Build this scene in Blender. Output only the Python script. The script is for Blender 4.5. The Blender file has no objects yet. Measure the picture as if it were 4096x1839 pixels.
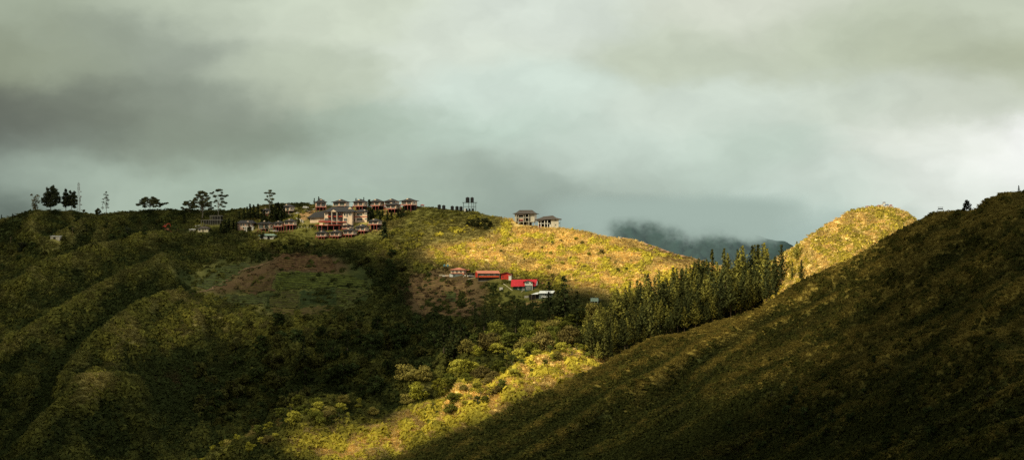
import bpy, bmesh, math, random
import numpy as np
from mathutils import Vector, Matrix

random.seed(7)
rng = np.random.default_rng(11)
SC = bpy.context.scene
COL = SC.collection

# ------------------------------------------------------------------ camera
W0, H0 = 4096.0, 1839.0
FPX = 9238.0                      # focal length measured in photo pixels (about 25 degrees wide)
HOR = 1150.0                      # row of the level horizon
PITCH = math.atan((HOR - H0 / 2) / FPX)
cam_d = bpy.data.cameras.new('camera')
cam_d.sensor_width = 36.0
cam_d.lens = FPX / W0 * 36.0
cam_d.clip_start = 1.0
cam_d.clip_end = 60000.0
cam = bpy.data.objects.new('camera', cam_d)
COL.objects.link(cam)
cam.rotation_euler = (math.pi / 2 + PITCH, 0, 0)
SC.camera = cam
CP, SP = math.cos(PITCH), math.sin(PITCH)


def P(u, v, r):
    """world point seen from the viewpoint in direction (u, v) at depth r along Y"""
    u = np.asarray(u, float); v = np.asarray(v, float); r = np.asarray(r, float)
    x = (u - W0 / 2) / FPX
    y = (H0 / 2 - v) / FPX
    dy = CP - y * SP
    dz = SP + y * CP
    return np.stack(np.broadcast_arrays(x / dy * r, r, dz / dy * r), -1)


# ------------------------------------------------------------------ noise
def _h(ix, iy, seed):
    n = (ix.astype(np.int64) * 374761393 + iy.astype(np.int64) * 668265263 + seed * 974634777) & 0x7fffffff
    n = ((n ^ (n >> 13)) * 1274126177) & 0x7fffffff
    return ((n ^ (n >> 16)) & 0xffff) / 65535.0


def vnoise(x, y, seed=0):
    x = np.asarray(x, float); y = np.asarray(y, float)
    ix = np.floor(x); iy = np.floor(y)
    fx = x - ix; fy = y - iy
    fx = fx * fx * fx * (fx * (fx * 6 - 15) + 10); fy = fy * fy * fy * (fy * (fy * 6 - 15) + 10)
    a = _h(ix, iy, seed); b = _h(ix + 1, iy, seed); c = _h(ix, iy + 1, seed); d = _h(ix + 1, iy + 1, seed)
    return (a * (1 - fx) + b * fx) * (1 - fy) + (c * (1 - fx) + d * fx) * fy


def fbm(x, y, seed=0, octv=4):
    s = 0.0; a = 0.5; t = 0.0
    for o in range(octv):
        s = s + a * vnoise(x * 2 ** o + 17.3 * o, y * 2 ** o - 9.1 * o, seed + o)
        t += a; a *= 0.5
    return s / t


def inpoly(u, v, poly):
    u = np.asarray(u, float); v = np.asarray(v, float)
    ins = np.zeros(np.broadcast(u, v).shape, bool)
    n = len(poly)
    for i in range(n):
        x1, y1 = poly[i]; x2, y2 = poly[(i + 1) % n]
        if y1 == y2:
            continue
        c = ((y1 > v) != (y2 > v)) & (u < (x2 - x1) * (v - y1) / (y2 - y1) + x1)
        ins ^= c
    return ins


def seglin(u, v, pts):
    """distance to a polyline, signed side, and parameter 0..1 along it"""
    best = np.full(np.shape(u), 1e9); side = np.zeros(np.shape(u)); par = np.zeros(np.shape(u))
    n = len(pts) - 1
    for i in range(n):
        ax, ay = pts[i]; bx, by = pts[i + 1]
        dx, dy = bx - ax, by - ay
        L2 = dx * dx + dy * dy
        t = np.clip(((u - ax) * dx + (v - ay) * dy) / L2, 0, 1)
        px = ax + t * dx; py = ay + t * dy
        d = np.hypot(u - px, v - py)
        s = np.sign((u - ax) * dy - (v - ay) * dx)
        m = d < best
        best = np.where(m, d, best); side = np.where(m, s, side); par = np.where(m, (i + t) / n, par)
    return best, side, par


class Raster:
    """a soft map painted over the ground: regions with values, blurred"""
    U0, V0, ST = -600.0, 650.0, 8.0
    NU, NV = 650, 170

    def __init__(self, default, regions, blur):
        uu = self.U0 + np.arange(self.NU) * self.ST
        vv = self.V0 + np.arange(self.NV) * self.ST
        U, V = np.meshgrid(uu, vv)
        wu = U + (fbm(U / 130, V / 90, 31) - .5) * 110
        wv = V + (fbm(U / 130, V / 90, 47) - .5) * 70
        a = np.full(U.shape, float(default))
        for poly, val in regions:
            a = np.where(inpoly(wu, wv, poly), val, a)
        k = max(1, int(blur / self.ST))
        for _ in range(3):
            for ax in (0, 1):
                pad = [(k, k) if i == ax else (0, 0) for i in (0, 1)]
                c = np.cumsum(np.pad(a, pad, mode='edge'), axis=ax)
                z = np.zeros_like(np.take(c, [0], axis=ax))
                c = np.concatenate([z, c], axis=ax)
                n = a.shape[ax]; w = 2 * k + 1
                a = (np.take(c, np.arange(w, w + n), axis=ax) - np.take(c, np.arange(0, n), axis=ax)) / w
        self.a = a

    def __call__(self, u, v):
        x = np.clip((np.asarray(u, float) - self.U0) / self.ST, 0, self.NU - 1.001)
        y = np.clip((np.asarray(v, float) - self.V0) / self.ST, 0, self.NV - 1.001)
        ix = x.astype(int); iy = y.astype(int); fx = x - ix; fy = y - iy
        a = self.a
        return (a[iy, ix] * (1 - fx) + a[iy, ix + 1] * fx) * (1 - fy) + (a[iy + 1, ix] * (1 - fx) + a[iy + 1, ix + 1] * fx) * fy


# ------------------------------------------------------------------ tagging
def tag(o, label=None, cat=None, group=None, kind=None):
    if label: o['label'] = label
    if cat: o['category'] = cat
    if group: o['group'] = group
    if kind: o['kind'] = kind
    return o


def thing(name, label, cat, loc=(0, 0, 0), rz=0.0, group=None, scale=1.0):
    o = bpy.data.objects.new(name, None)
    COL.objects.link(o)
    o.location = loc; o.rotation_euler = (0, 0, rz); o.scale = (scale,) * 3
    o.empty_display_size = 0.5
    return tag(o, label, cat, group)


def copy_tree(o, parent=None):
    c = o.copy(); COL.objects.link(c); c.parent = parent
    for ch in o.children:
        copy_tree(ch, c)
    return c


def link(name, me, m=None, parent=None):
    o = bpy.data.objects.new(name, me)
    COL.objects.link(o)
    if m is not None:
        me.materials.append(m)
    if parent is not None:
        o.parent = parent
    return o


# ------------------------------------------------------------------ mesh builder
class MB:
    def __init__(self):
        self.v = []; self.f = []

    def add(self, vs, fs):
        b = len(self.v)
        self.v += [tuple(map(float, p)) for p in vs]
        self.f += [tuple(i + b for i in q) for q in fs]
        return self

    def box(self, x0, x1, y0, y1, z0, z1):
        vs = [(x0, y0, z0), (x1, y0, z0), (x1, y1, z0), (x0, y1, z0), (x0, y0, z1), (x1, y0, z1), (x1, y1, z1), (x0, y1, z1)]
        return self.add(vs, [(3, 2, 1, 0), (4, 5, 6, 7), (0, 1, 5, 4), (1, 2, 6, 5), (2, 3, 7, 6), (3, 0, 4, 7)])

    def tube(self, pts, rad, n=6):
        pts = [Vector(p) for p in pts]
        if not hasattr(rad, '__len__'):
            rad = [rad] * len(pts)
        vs = []
        for i, p in enumerate(pts):
            d = (pts[min(i + 1, len(pts) - 1)] - pts[max(i - 1, 0)]).normalized()
            a = d.orthogonal().normalized() if abs(d.z) > .95 else d.cross(Vector((0, 0, 1))).normalized()
            b = d.cross(a)
            for k in range(n):
                t = 2 * math.pi * k / n
                vs.append(p + (a * math.cos(t) + b * math.sin(t)) * rad[i])
        fs = []
        for i in range(len(pts) - 1):
            for k in range(n):
                fs.append((i * n + k, i * n + (k + 1) % n, (i + 1) * n + (k + 1) % n, (i + 1) * n + k))
        fs.append(tuple(range(n))[::-1]); fs.append(tuple((len(pts) - 1) * n + k for k in range(n)))
        return self.add(vs, fs)

    def lathe(self, prof, n=16, cx=0, cy=0):
        vs = []; m = len(prof)
        for r, z in prof:
            for k in range(n):
                t = 2 * math.pi * k / n
                vs.append((cx + r * math.cos(t), cy + r * math.sin(t), z))
        fs = []
        for i in range(m - 1):
            for k in range(n):
                fs.append((i * n + k, i * n + (k + 1) % n, (i + 1) * n + (k + 1) % n, (i + 1) * n + k))
        fs.append(tuple(range(n))[::-1]); fs.append(tuple((m - 1) * n + k for k in range(n)))
        return self.add(vs, fs)

    def prism(self, poly, axis, a, b):
        """extrude a 2D polygon: axis 'y' -> poly is (x,z); axis 'x' -> poly is (y,z); axis 'z' -> (x,y)"""
        def pt(p, t):
            return (p[0], t, p[1]) if axis == 'y' else ((t, p[0], p[1]) if axis == 'x' else (p[0], p[1], t))
        n = len(poly)
        vs = [pt(p, a) for p in poly] + [pt(p, b) for p in poly]
        fs = [tuple(range(n)), tuple(range(2 * n - 1, n - 1, -1))]
        for i in range(n):
            j = (i + 1) % n
            fs.append((i, i + n, j + n, j))
        return self.add(vs, fs)

    def rings(self, rr):
        """stack of closed loops with equal count, capped"""
        n = len(rr[0]); vs = [p for r in rr for p in r]; fs = []
        for i in range(len(rr) - 1):
            for k in range(n):
                fs.append((i * n + k, i * n + (k + 1) % n, (i + 1) * n + (k + 1) % n, (i + 1) * n + k))
        fs.append(tuple(range(n))[::-1]); fs.append(tuple((len(rr) - 1) * n + k for k in range(n)))
        return self.add(vs, fs)

    def hip(self, x0, x1, y0, y1, z, h, ridge, flare=.42, thick=.18, rx=0.0):
        """hipped roof: eave rectangle, a gentler lower slope, short ridge along x"""
        cx, cy = (x0 + x1) / 2 + rx, (y0 + y1) / 2
        def rect(k, zz):
            ax0 = x0 + (cx - ridge / 2 - x0) * k; ax1 = x1 + (cx + ridge / 2 - x1) * k
            ay0 = y0 + (cy - .06 - y0) * k; ay1 = y1 + (cy + .06 - y1) * k
            return [(ax0, ay0, zz), (ax1, ay0, zz), (ax1, ay1, zz), (ax0, ay1, zz)]
        return self.rings([rect(.12, z - .02), rect(0, z), rect(0, z + thick), rect(.45, z + thick + (h - thick) * flare * .8), rect(1, z + h)])

    def build(self, name, m, parent=None, smooth=False):
        me = bpy.data.meshes.new(name)
        me.from_pydata(self.v, [], self.f)
        bm = bmesh.new(); bm.from_mesh(me)
        bmesh.ops.recalc_face_normals(bm, faces=bm.faces)
        bm.to_mesh(me); bm.free()
        if smooth:
            me.polygons.foreach_set('use_smooth', [True] * len(me.polygons))
        me.update()
        return link(name, me, m, parent)


def quads_mesh(name, V, colr, m, parent=None, kind=None):
    """many loose quads: V (n*4,3); colr (n,3) one colour per quad"""
    n = len(V) // 4
    me = bpy.data.meshes.new(name)
    me.vertices.add(n * 4)
    me.vertices.foreach_set('co', np.ascontiguousarray(V, np.float32).ravel())
    me.loops.add(n * 4)
    me.loops.foreach_set('vertex_index', np.arange(n * 4, dtype=np.int32))
    me.polygons.add(n)
    me.polygons.foreach_set('loop_start', np.arange(n, dtype=np.int32) * 4)
    if colr is not None:
        at = me.attributes.new('Col', 'FLOAT_COLOR', 'FACE')
        at.data.foreach_set('color', np.concatenate([colr, np.ones((n, 1))], 1).astype(np.float32).ravel())
    me.update(calc_edges=True)
    o = link(name, me, m, parent)
    if kind: o['kind'] = kind
    return o


def grid_mesh(name, V, nr, nc, colr, m, keep=None, extra=None):
    """V (nr,nc,3) surface; colr (nr,nc,3) vertex colours"""
    i = np.arange(nr * nc).reshape(nr, nc)
    q = np.stack([i[:-1, :-1], i[:-1, 1:], i[1:, 1:], i[1:, :-1]], -1).reshape(-1, 4)
    if keep is not None:
        q = q[keep.reshape(-1)]
        used, inv = np.unique(q, return_inverse=True)
        q = inv.reshape(-1, 4)
        V = V.reshape(-1, 3)[used]
        colr = colr.reshape(-1, 3)[used] if colr is not None else None
    else:
        V = V.reshape(-1, 3); colr = colr.reshape(-1, 3) if colr is not None else None
    me = bpy.data.meshes.new(name)
    me.vertices.add(len(V)); me.vertices.foreach_set('co', np.ascontiguousarray(V, np.float32).ravel())
    me.loops.add(q.size); me.loops.foreach_set('vertex_index', np.ascontiguousarray(q, np.int32).ravel())
    me.polygons.add(len(q)); me.polygons.foreach_set('loop_start', np.arange(len(q), dtype=np.int32) * 4)
    me.polygons.foreach_set('use_smooth', np.ones(len(q), bool))
    if colr is not None:
        at = me.attributes.new('Col', 'FLOAT_COLOR', 'POINT')
        at.data.foreach_set('color', np.concatenate([colr, np.ones((len(V), 1))], 1).astype(np.float32).ravel())
    me.update(calc_edges=True)
    return link(name, me, m)


# ------------------------------------------------------------------ materials
def new_mat(name):
    m = bpy.data.materials.new(name); m.use_nodes = True
    nt = m.node_tree; nt.nodes.clear()
    return m, nt, nt.nodes.new('ShaderNodeOutputMaterial')


def N(nt, t, **kw):
    n = nt.nodes.new(t)
    for k, val in kw.items():
        if k.startswith('i_'):
            n.inputs[k[2:].replace('_', ' ')].default_value = val
        else:
            setattr(n, k, val)
    return n


def paint(name, rgb, rough=.7, var=.25, scale=1.5, metal=0.0, streak=False):
    """painted / built surface with uneven weathering"""
    m, nt, out = new_mat(name)
    tc = N(nt, 'ShaderNodeTexCoord')
    mp = N(nt, 'ShaderNodeMapping')
    mp.inputs['Scale'].default_value = (1, 1, .25) if streak else (1, 1, 1)
    nt.links.new(tc.outputs['Object'], mp.inputs['Vector'])
    no = N(nt, 'ShaderNodeTexNoise', i_Scale=scale, i_Detail=5.0, i_Roughness=.65)
    nt.links.new(mp.outputs[0], no.inputs['Vector'])
    mr = N(nt, 'ShaderNodeMapRange')
    mr.inputs['From Min'].default_value = .3; mr.inputs['From Max'].default_value = .7
    mr.inputs['To Min'].default_value = 1 - var; mr.inputs['To Max'].default_value = 1 + var * .4
    nt.links.new(no.outputs['Fac'], mr.inputs['Value'])
    mx = N(nt, 'ShaderNodeVectorMath', operation='SCALE')
    mx.inputs[0].default_value = rgb
    nt.links.new(mr.outputs[0], mx.inputs['Scale'])
    b = N(nt, 'ShaderNodeBsdfPrincipled')
    b.inputs['Roughness'].default_value = rough; b.inputs['Metallic'].default_value = metal
    b.inputs['Specular IOR Level'].default_value = .25
    nt.links.new(mx.outputs[0], b.inputs['Base Color'])
    nt.links.new(b.outputs[0], out.inputs[0])
    return m


def leafmat(name, trans=.3, tint=(1, 1, 1), rand=.25):
    m, nt, out = new_mat(name)
    at = N(nt, 'ShaderNodeAttribute', attribute_name='Col')
    oi = N(nt, 'ShaderNodeObjectInfo')
    mr = N(nt, 'ShaderNodeMapRange')
    mr.inputs['To Min'].default_value = 1 - rand; mr.inputs['To Max'].default_value = 1 + rand
    nt.links.new(oi.outputs['Random'], mr.inputs['Value'])
    s = N(nt, 'ShaderNodeVectorMath', operation='SCALE')
    nt.links.new(at.outputs['Color'], s.inputs[0]); nt.links.new(mr.outputs[0], s.inputs['Scale'])
    mu = N(nt, 'ShaderNodeVectorMath', operation='MULTIPLY')
    mu.inputs[1].default_value = tint
    nt.links.new(s.outputs[0], mu.inputs[0])
    d = N(nt, 'ShaderNodeBsdfDiffuse'); t = N(nt, 'ShaderNodeBsdfTranslucent')
    nt.links.new(mu.outputs[0], d.inputs['Color']); nt.links.new(mu.outputs[0], t.inputs['Color'])
    mx = N(nt, 'ShaderNodeMixShader'); mx.inputs[0].default_value = trans
    nt.links.new(d.outputs[0], mx.inputs[1]); nt.links.new(t.outputs[0], mx.inputs[2])
    nt.links.new(mx.outputs[0], out.inputs[0])
    return m


def soilmat(name, fine=.9):
    """ground: zone colour times multi-scale noise"""
    m, nt, out = new_mat(name)
    at = N(nt, 'ShaderNodeAttribute', attribute_name='Col')
    tc = N(nt, 'ShaderNodeTexCoord')
    n1 = N(nt, 'ShaderNodeTexNoise', i_Scale=fine, i_Detail=6.0, i_Roughness=.7)
    n2 = N(nt, 'ShaderNodeTexNoise', i_Scale=.06, i_Detail=4.0)
    nt.links.new(tc.outputs['Object'], n1.inputs['Vector']); nt.links.new(tc.outputs['Object'], n2.inputs['Vector'])
    a = N(nt, 'ShaderNodeMath', operation='MULTIPLY_ADD'); a.inputs[1].default_value = 1.5; a.inputs[2].default_value = .25
    nt.links.new(n1.outputs['Fac'], a.inputs[0])
    b = N(nt, 'ShaderNodeMath', operation='MULTIPLY_ADD'); b.inputs[1].default_value = .8; b.inputs[2].default_value = .6
    nt.links.new(n2.outputs['Fac'], b.inputs[0])
    c = N(nt, 'ShaderNodeMath', operation='MULTIPLY')
    nt.links.new(a.outputs[0], c.inputs[0]); nt.links.new(b.outputs[0], c.inputs[1])
    s = N(nt, 'ShaderNodeVectorMath', operation='SCALE')
    nt.links.new(at.outputs['Color'], s.inputs[0]); nt.links.new(c.outputs[0], s.inputs['Scale'])
    d = N(nt, 'ShaderNodeBsdfDiffuse')
    nt.links.new(s.outputs[0], d.inputs['Color']); nt.links.new(d.outputs[0], out.inputs[0])
    return m


M_SOIL = soilmat('hill_ground')
M_LEAF = leafmat('shrub_leaves', .42, rand=0.0)
M_CROWN = leafmat('tree_leaves', .22, rand=.38)
M_BARK = paint('bark', (.11, .085, .06), .9, .4, 3)
M_PALEBARK = paint('pale_bark', (.16, .145, .12), .9, .35, 2)
# ================================================================== TERRAIN
class Hill:
    def __init__(self, ridge, rr, k, u0, u1, vf):
        self.ridge = np.array(ridge, float); self.rrp = np.array(rr, float)
        self.k, self.u0, self.u1, self.vf = k, u0, u1, vf

    def vr(self, u):
        return np.interp(u, self.ridge[:, 0], self.ridge[:, 1])

    def rr(self, u):
        return np.interp(u, self.rrp[:, 0], self.rrp[:, 1])

    def bump(self, u, v):
        return 0.0

    def depth(self, u, v):
        vr = self.vr(u); D = self.vf - vr
        s = np.clip((v - vr) / D, -.2, 1.4)
        return self.rr(u) - self.k * D * (.8 * s + .2 * (1 - (1 - s) ** 2))

    def pos(self, u, v):
        u = np.asarray(u, float); v = np.asarray(v, float)
        p = P(u, v, self.depth(u, v))
        fade = 1 - np.exp(-np.clip(v - self.vr(u), 0, None) / 45)
        p[..., 2] += self.bump(u, v) * fade
        return p

    def back(self, u, d):
        u = np.asarray(u, float)
        p = P(u, self.vr(u), self.rr(u) + d)
        p[..., 2] -= .10 * d + .30 * d * np.clip(d / 30, 0, 1)
        return p

    def sheet(self, name, colf, du=6.0, ns=240):
        us = np.arange(self.u0, self.u1 + 1, du)
        rows = []; cols = []
        for d in (420, 240, 130, 70, 36, 18, 8, 3):
            rows.append(self.back(us, d)); cols.append(colf(us, self.vr(us)))
        for s in np.linspace(0, 1, ns) ** 1.15:
            v = self.vr(us) + (self.vf - self.vr(us)) * s
            rows.append(self.pos(us, v)); cols.append(colf(us, v))
        last = rows[-1]
        for d in (15, 50, 120, 260):
            q = last.copy(); q[:, 0] *= (q[:, 1] - d) / q[:, 1]; q[:, 1] -= d; q[:, 2] -= d * .42
            rows.append(q); cols.append(cols[-1])
        V = np.array(rows); Cc = np.array(cols)
        o = grid_mesh(name, V, V.shape[0], V.shape[1], Cc, M_SOIL)
        o['kind'] = 'structure'
        return o


HA = Hill([(-600, 900), (-200, 892), (0, 882), (39, 870), (97, 851), (128, 842), (214, 841), (311, 846), (358, 854), (404, 858), (467, 848),
           (545, 846), (583, 841), (661, 839), (739, 840), (817, 842), (901, 842), (938, 836), (977, 838), (1040, 824), (1115, 817),
           (1219, 812), (1253, 818), (1314, 822), (1399, 826), (1500, 827), (1600, 827), (1670, 825), (1700, 827), (1747, 831), (1788, 837),
           (1849, 840), (1903, 844), (1924, 854), (1956, 862), (1998, 868), (2049, 879), (2096, 900), (2150, 904), (2240, 913), (2300, 920),
           (2367, 933), (2419, 948), (2481, 953), (2549, 967), (2611, 986), (2647, 1003), (2699, 1021), (2767, 1034), (2793, 1040),
           (2900, 1075), (3050, 1112), (3200, 1150), (3400, 1230)],
          [(-600, 1560), (0, 1560), (800, 1540), (1200, 1520), (1500, 1500), (1850, 1470), (2100, 1440), (2400, 1410), (2800, 1370), (3400, 1320)],
          .32, -600, 3400, 2000)
HB = Hill([(600, 1990), (1000, 1965), (1300, 1920), (1450, 1880), (1569, 1842), (1652, 1800), (1763, 1748), (1928, 1692), (2011, 1648), (2177, 1568), (2300, 1508), (2400, 1460),
           (2480, 1415), (2560, 1372), (2620, 1344), (2720, 1336), (2780, 1312), (2860, 1285), (2960, 1262), (3040, 1232), (3110, 1180), (3212, 1118),
           (3300, 1080), (3400, 1035), (3500, 975), (3600, 922), (3672, 882), (3710, 861), (3750, 848), (3880, 842), (3910, 832), (3943, 800), (3985, 782),
           (4023, 769), (4096, 766), (4250, 745), (4500, 700), (4800, 680)],
          [(600, 700), (1200, 740), (1500, 780), (2000, 860), (2400, 930), (2750, 960), (3200, 960), (3672, 900), (4096, 830), (4800, 780)],
          .24, 600, 4700, 2000)
HC = Hill([(2700, 1330), (2900, 1170), (3000, 1110), (3096, 1043), (3135, 1010), (3205, 967), (3271, 921), (3329, 887), (3395, 848), (3446, 833), (3504, 827),
           (3567, 829), (3621, 845), (3672, 884), (3740, 940), (3850, 1020), (4100, 1150)],
          [(2700, 1480), (2900, 1440), (3000, 1390), (3100, 1310), (3250, 1245), (4100, 1240)], .25, 2860, 4100, 1600)

amp_A = Raster(1.0, [([(1000, 800), (2150, 800), (2150, 960), (1000, 975), (740, 900)], 0.0),
                     ([(1680, 960), (2300, 900), (2900, 1050), (2900, 1200), (2250, 1180), (1700, 1060)], .35),
                     ([(720, 1000), (1560, 1000), (1540, 1300), (1100, 1310), (720, 1230)], .12),
                     ([(1600, 1040), (2420, 1050), (2420, 1240), (1600, 1290)], .08),
                     ([(2300, 1150), (3300, 1000), (3300, 1500), (2300, 1500)], .15)], 50)

SPURS = [([(815, 1225), (640, 1320), (460, 1450), (300, 1600), (210, 1710)], 15, 42, 125),
         ([(620, 1640), (400, 1695), (255, 1750), (60, 1860)], 12, 45, 120),
         ([(640, 985), (420, 1050), (230, 1130), (0, 1205)], 7, 32, 75),
         ([(740, 1095), (560, 1150), (400, 1235), (150, 1390), (0, 1460)], 8, 36, 80),
         ([(560, 1420), (420, 1500), (200, 1560), (0, 1600)], 6, 40, 70),
         ([(900, 1345), (1040, 1320), (1400, 1325), (1560, 1360)], 6, 50, 50),
         ([(1050, 1430), (1250, 1440), (1600, 1520)], 6, 50, 60),
         ([(2420, 1440), (2150, 1535), (1950, 1605), (1700, 1665), (1400, 1760), (1000, 1840)], 6, 60, 80)]


def bump_A(u, v):
    a = amp_A(u, v)
    ac = .69 * u + .72 * v; al = -.72 * u + .69 * v
    w = (fbm(u / 240, v / 240, 5, 3) - .5) * 420
    n = 1 - np.abs(2 * vnoise((ac + w) / 210, al / 900, 3) - 1)
    n2 = 1 - np.abs(2 * vnoise((ac + w * .6) / 85, al / 380, 13) - 1)
    z = (11 * (n ** 1.5 - .42) + 4.0 * (n2 - .5)) * np.clip(fbm(u / 380, v / 260, 55, 2) * 2.4 - .45, .15, 1.1) + 7 * (fbm(u / 330, v / 240, 21, 3) - .5)
    for pts, h, wl, wr in SPURS:
        d, s, par = seglin(u, v, pts)
        wd = np.where(s < 0, wl, wr)
        z = z + h * np.exp(-(d / wd) ** 1.6) * np.clip(np.minimum(par, 1 - par) * 6 + .25, 0, 1)
    return z * a


def bump_B(u, v):
    ac = .50 * u + .87 * v; al = -.87 * u + .5 * v
    w = (fbm(u / 420, v / 420, 8, 2) - .5) * 150
    n = 1 - np.abs(2 * vnoise((ac + w) / 150, al / 1500, 4) - 1)
    n2 = 1 - np.abs(2 * vnoise((ac + w * .7) / 58, al / 700, 14) - 1)
    n3 = vnoise((ac + w * .5) / 24, al / 300, 19)
    z = 5.0 * (n - .5) + 2.2 * (n2 - .5) + .7 * (n3 - .5) + 3 * (fbm(u / 300, v / 200, 25, 3) - .5)
    z = z + 7 * np.exp(-((u - 3980) / 270) ** 2 - ((v - 1490) / 75) ** 2)
    z = z + 5 * np.exp(-((u - 4060) / 230) ** 2 - ((v - 1230 - (4060 - u) * .35) / 60) ** 2)
    z = z - 5 * np.exp(-((u - 3450) / 420) ** 2 - ((v - 1560 + (u - 3450) * .5) / 55) ** 2)
    return z * np.clip((v - HB.vr(u)) / 120, 0, 1)


def dry_shade_B(u, v):
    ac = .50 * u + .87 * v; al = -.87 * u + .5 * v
    return .30 + (fbm(ac / 40, al / 170, 71, 4) - .5) * .75 + .3 * np.exp(-(v - HB.vr(u)) / 90.0) + np.clip(rel(bump_B, u, v, 40) / 1.2, -1, 1.2) * .26 - np.clip((v - 1480) / 700, 0, .3)  # straw thinned downhill, painting the lower slope's shade into its colour


def bump_C(u, v):
    return 3.5 * (fbm(u / 120, v / 90, 33, 3) - .5)


HA.bump = bump_A; HB.bump = bump_B; HC.bump = bump_C

# ------------------------------------------------------------------ what grows where, with sunlight painted into the straw
BROWN = [([(1075, 1012), (1340, 1018), (1400, 1080), (1110, 1085)], 1.0),
         ([(770, 1185), (960, 1085), (1080, 1030), (1110, 1060), (1100, 1120), (900, 1180)], 1.0),
         ([(1640, 1075), (1790, 1068), (1960, 1120), (1960, 1290), (1760, 1290), (1640, 1240), (1600, 1140)], .9),
         ([(640, 905), (720, 915), (720, 940), (690, 955), (640, 930)], 1.0),
         ([(480, 1590), (820, 1500), (860, 1560), (520, 1620)], .5),
         ([(2120, 1120), (2260, 1120), (2260, 1165), (2120, 1160)], .8),
         ([(2610, 960), (2800, 1020), (2800, 1060), (2640, 1050), (2590, 1010)], .7),
         ([(380, 1410), (450, 1390), (430, 1450), (340, 1490)], .7)]
brown_A = Raster(0.0, BROWN, 12)
straw_sun_A = Raster(.10, [([(-600, 830), (1000, 830), (1000, 1250), (700, 1500), (-600, 1500)], .19),  # straw share, raised in sun patches to paint their light into the colour
                       ([(1000, 800), (1900, 800), (1900, 960), (1000, 1000)], .38),
                       ([(1650, 930), (2000, 850), (2300, 890), (2900, 1040), (2900, 1240), (2300, 1180), (2000, 1100), (1700, 1060)], 1.0),
                       ([(1500, 950), (1700, 950), (1700, 1060), (1500, 1040)], .5),
                       ([(2460, 1330), (2200, 1470), (1950, 1560), (1500, 1690), (1300, 1790), (1100, 1900), (1500, 1900), (2000, 1720), (2460, 1520)], 1.05),
                       ([(330, 1640), (800, 1250), (930, 1290), (760, 1480), (560, 1640), (250, 1800)], .42),
                       ([(770, 1190), (620, 1255), (440, 1390), (290, 1540), (170, 1600), (330, 1400), (600, 1200)], -.45),
                       ([(560, 1660), (420, 1640), (620, 1500), (900, 1420), (900, 1600), (700, 1700)], -.2),
                       ([(600, 1230), (820, 1180), (1500, 1290), (1500, 1330), (800, 1400)], .3)], 30)
lawn_A = Raster(0.0, [([(1130, 905), (1360, 900), (1560, 935), (1700, 915), (1900, 945), (1850, 985), (1640, 965), (1500, 975), (1130, 985), (1040, 940)], 1.0),
                      ([(830, 905), (1000, 900), (1000, 920), (830, 920)], .8),
                      ([(1640, 822), (1920, 840), (2050, 890), (2000, 940), (1820, 985), (1620, 985), (1600, 900)], .85),
                      ([(1900, 1120), (2130, 1150), (2150, 1200), (1980, 1250), (1880, 1180)], .8)], 14)


def rel(b, u, v, d):
    """height above the neighbouring ground: positive on crests, negative in gullies"""
    return b(u, v) - .25 * (b(u - d, v) + b(u + d, v) + b(u, v - d * .8) + b(u, v + d * .8))


def dry_sun_A(u, v):
    """straw share: dry crests, bushy hollows, raised where sunlight is painted in"""
    s = straw_sun_A(u, v)
    return s + (fbm(u / 60, v / 34, 61, 4) - .5) * .8 + np.clip(rel(bump_A, u, v, 70) / 3.2, -1, 1.2) * (1 - s) * .42


def col_A(u, v):
    s = np.clip(dry_sun_A(u, v), 0, 1)[..., None]
    g = np.array((.042, .054, .019)); st = np.array((.84, .63, .24))
    t = np.clip(straw_sun_A(u, v) * 1.15 - .12, 0, 1)[..., None]
    c = g * (1 - s) + (np.array((.22, .215, .060)) * (1 - t) + st * t) * s  # dry grass goes from a shaded ochre to a bright sunlit straw
    lw = np.clip(lawn_A(u, v), 0, 1)[..., None]
    c = c * (1 - lw) + np.array((.125, .125, .032)) * lw
    b = np.clip(brown_A(u, v), 0, 1)[..., None] * .9
    return c * (1 - b) + np.array((.105, .068, .038)) * b


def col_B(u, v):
    s = np.clip(dry_shade_B(u, v), 0, 1)[..., None]
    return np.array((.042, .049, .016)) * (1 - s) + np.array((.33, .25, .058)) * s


def col_C(u, v):
    s = np.clip(.8 + (fbm(u / 40, v / 28, 81, 4) - .5) * 1.2, 0, 1)[..., None]
    return np.array((.24, .215, .05)) * (1 - s) + np.array((.84, .64, .26)) * s


hillA = HA.sheet('hill', col_A, 6, 260)
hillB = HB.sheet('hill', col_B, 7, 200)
hillC = HC.sheet('hill', col_C, 7, 120)
tag(hillA, 'long broad hill carrying the village, scrub and farm plots')
tag(hillB, 'dark shaded grassy hillside filling the lower right')
tag(hillC, 'rounded golden hilltop catching the sunlight')

# valley floor and plain out to the horizon
g = MB()
n = 48
ring = [[(R * math.cos(2 * math.pi * k / n), R * math.sin(2 * math.pi * k / n), z) for k in range(n)] for R, z in ((40000, -150), (9000, -150), (3000, -145), (300, -140))]
g.rings(ring)
m_plain, nt, out = new_mat('plain')
nz = N(nt, 'ShaderNodeTexNoise', i_Scale=.01, i_Detail=8.0)
tc = N(nt, 'ShaderNodeTexCoord'); nt.links.new(tc.outputs['Object'], nz.inputs['Vector'])
cr = N(nt, 'ShaderNodeValToRGB')
cr.color_ramp.elements[0].color = (.03, .035, .012, 1); cr.color_ramp.elements[1].color = (.08, .08, .025, 1)
nt.links.new(nz.outputs['Fac'], cr.inputs[0])
d = N(nt, 'ShaderNodeBsdfDiffuse'); nt.links.new(cr.outputs[0], d.inputs[0]); nt.links.new(d.outputs[0], out.inputs[0])
tag(g.build('ground', m_plain), kind='structure')

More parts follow.
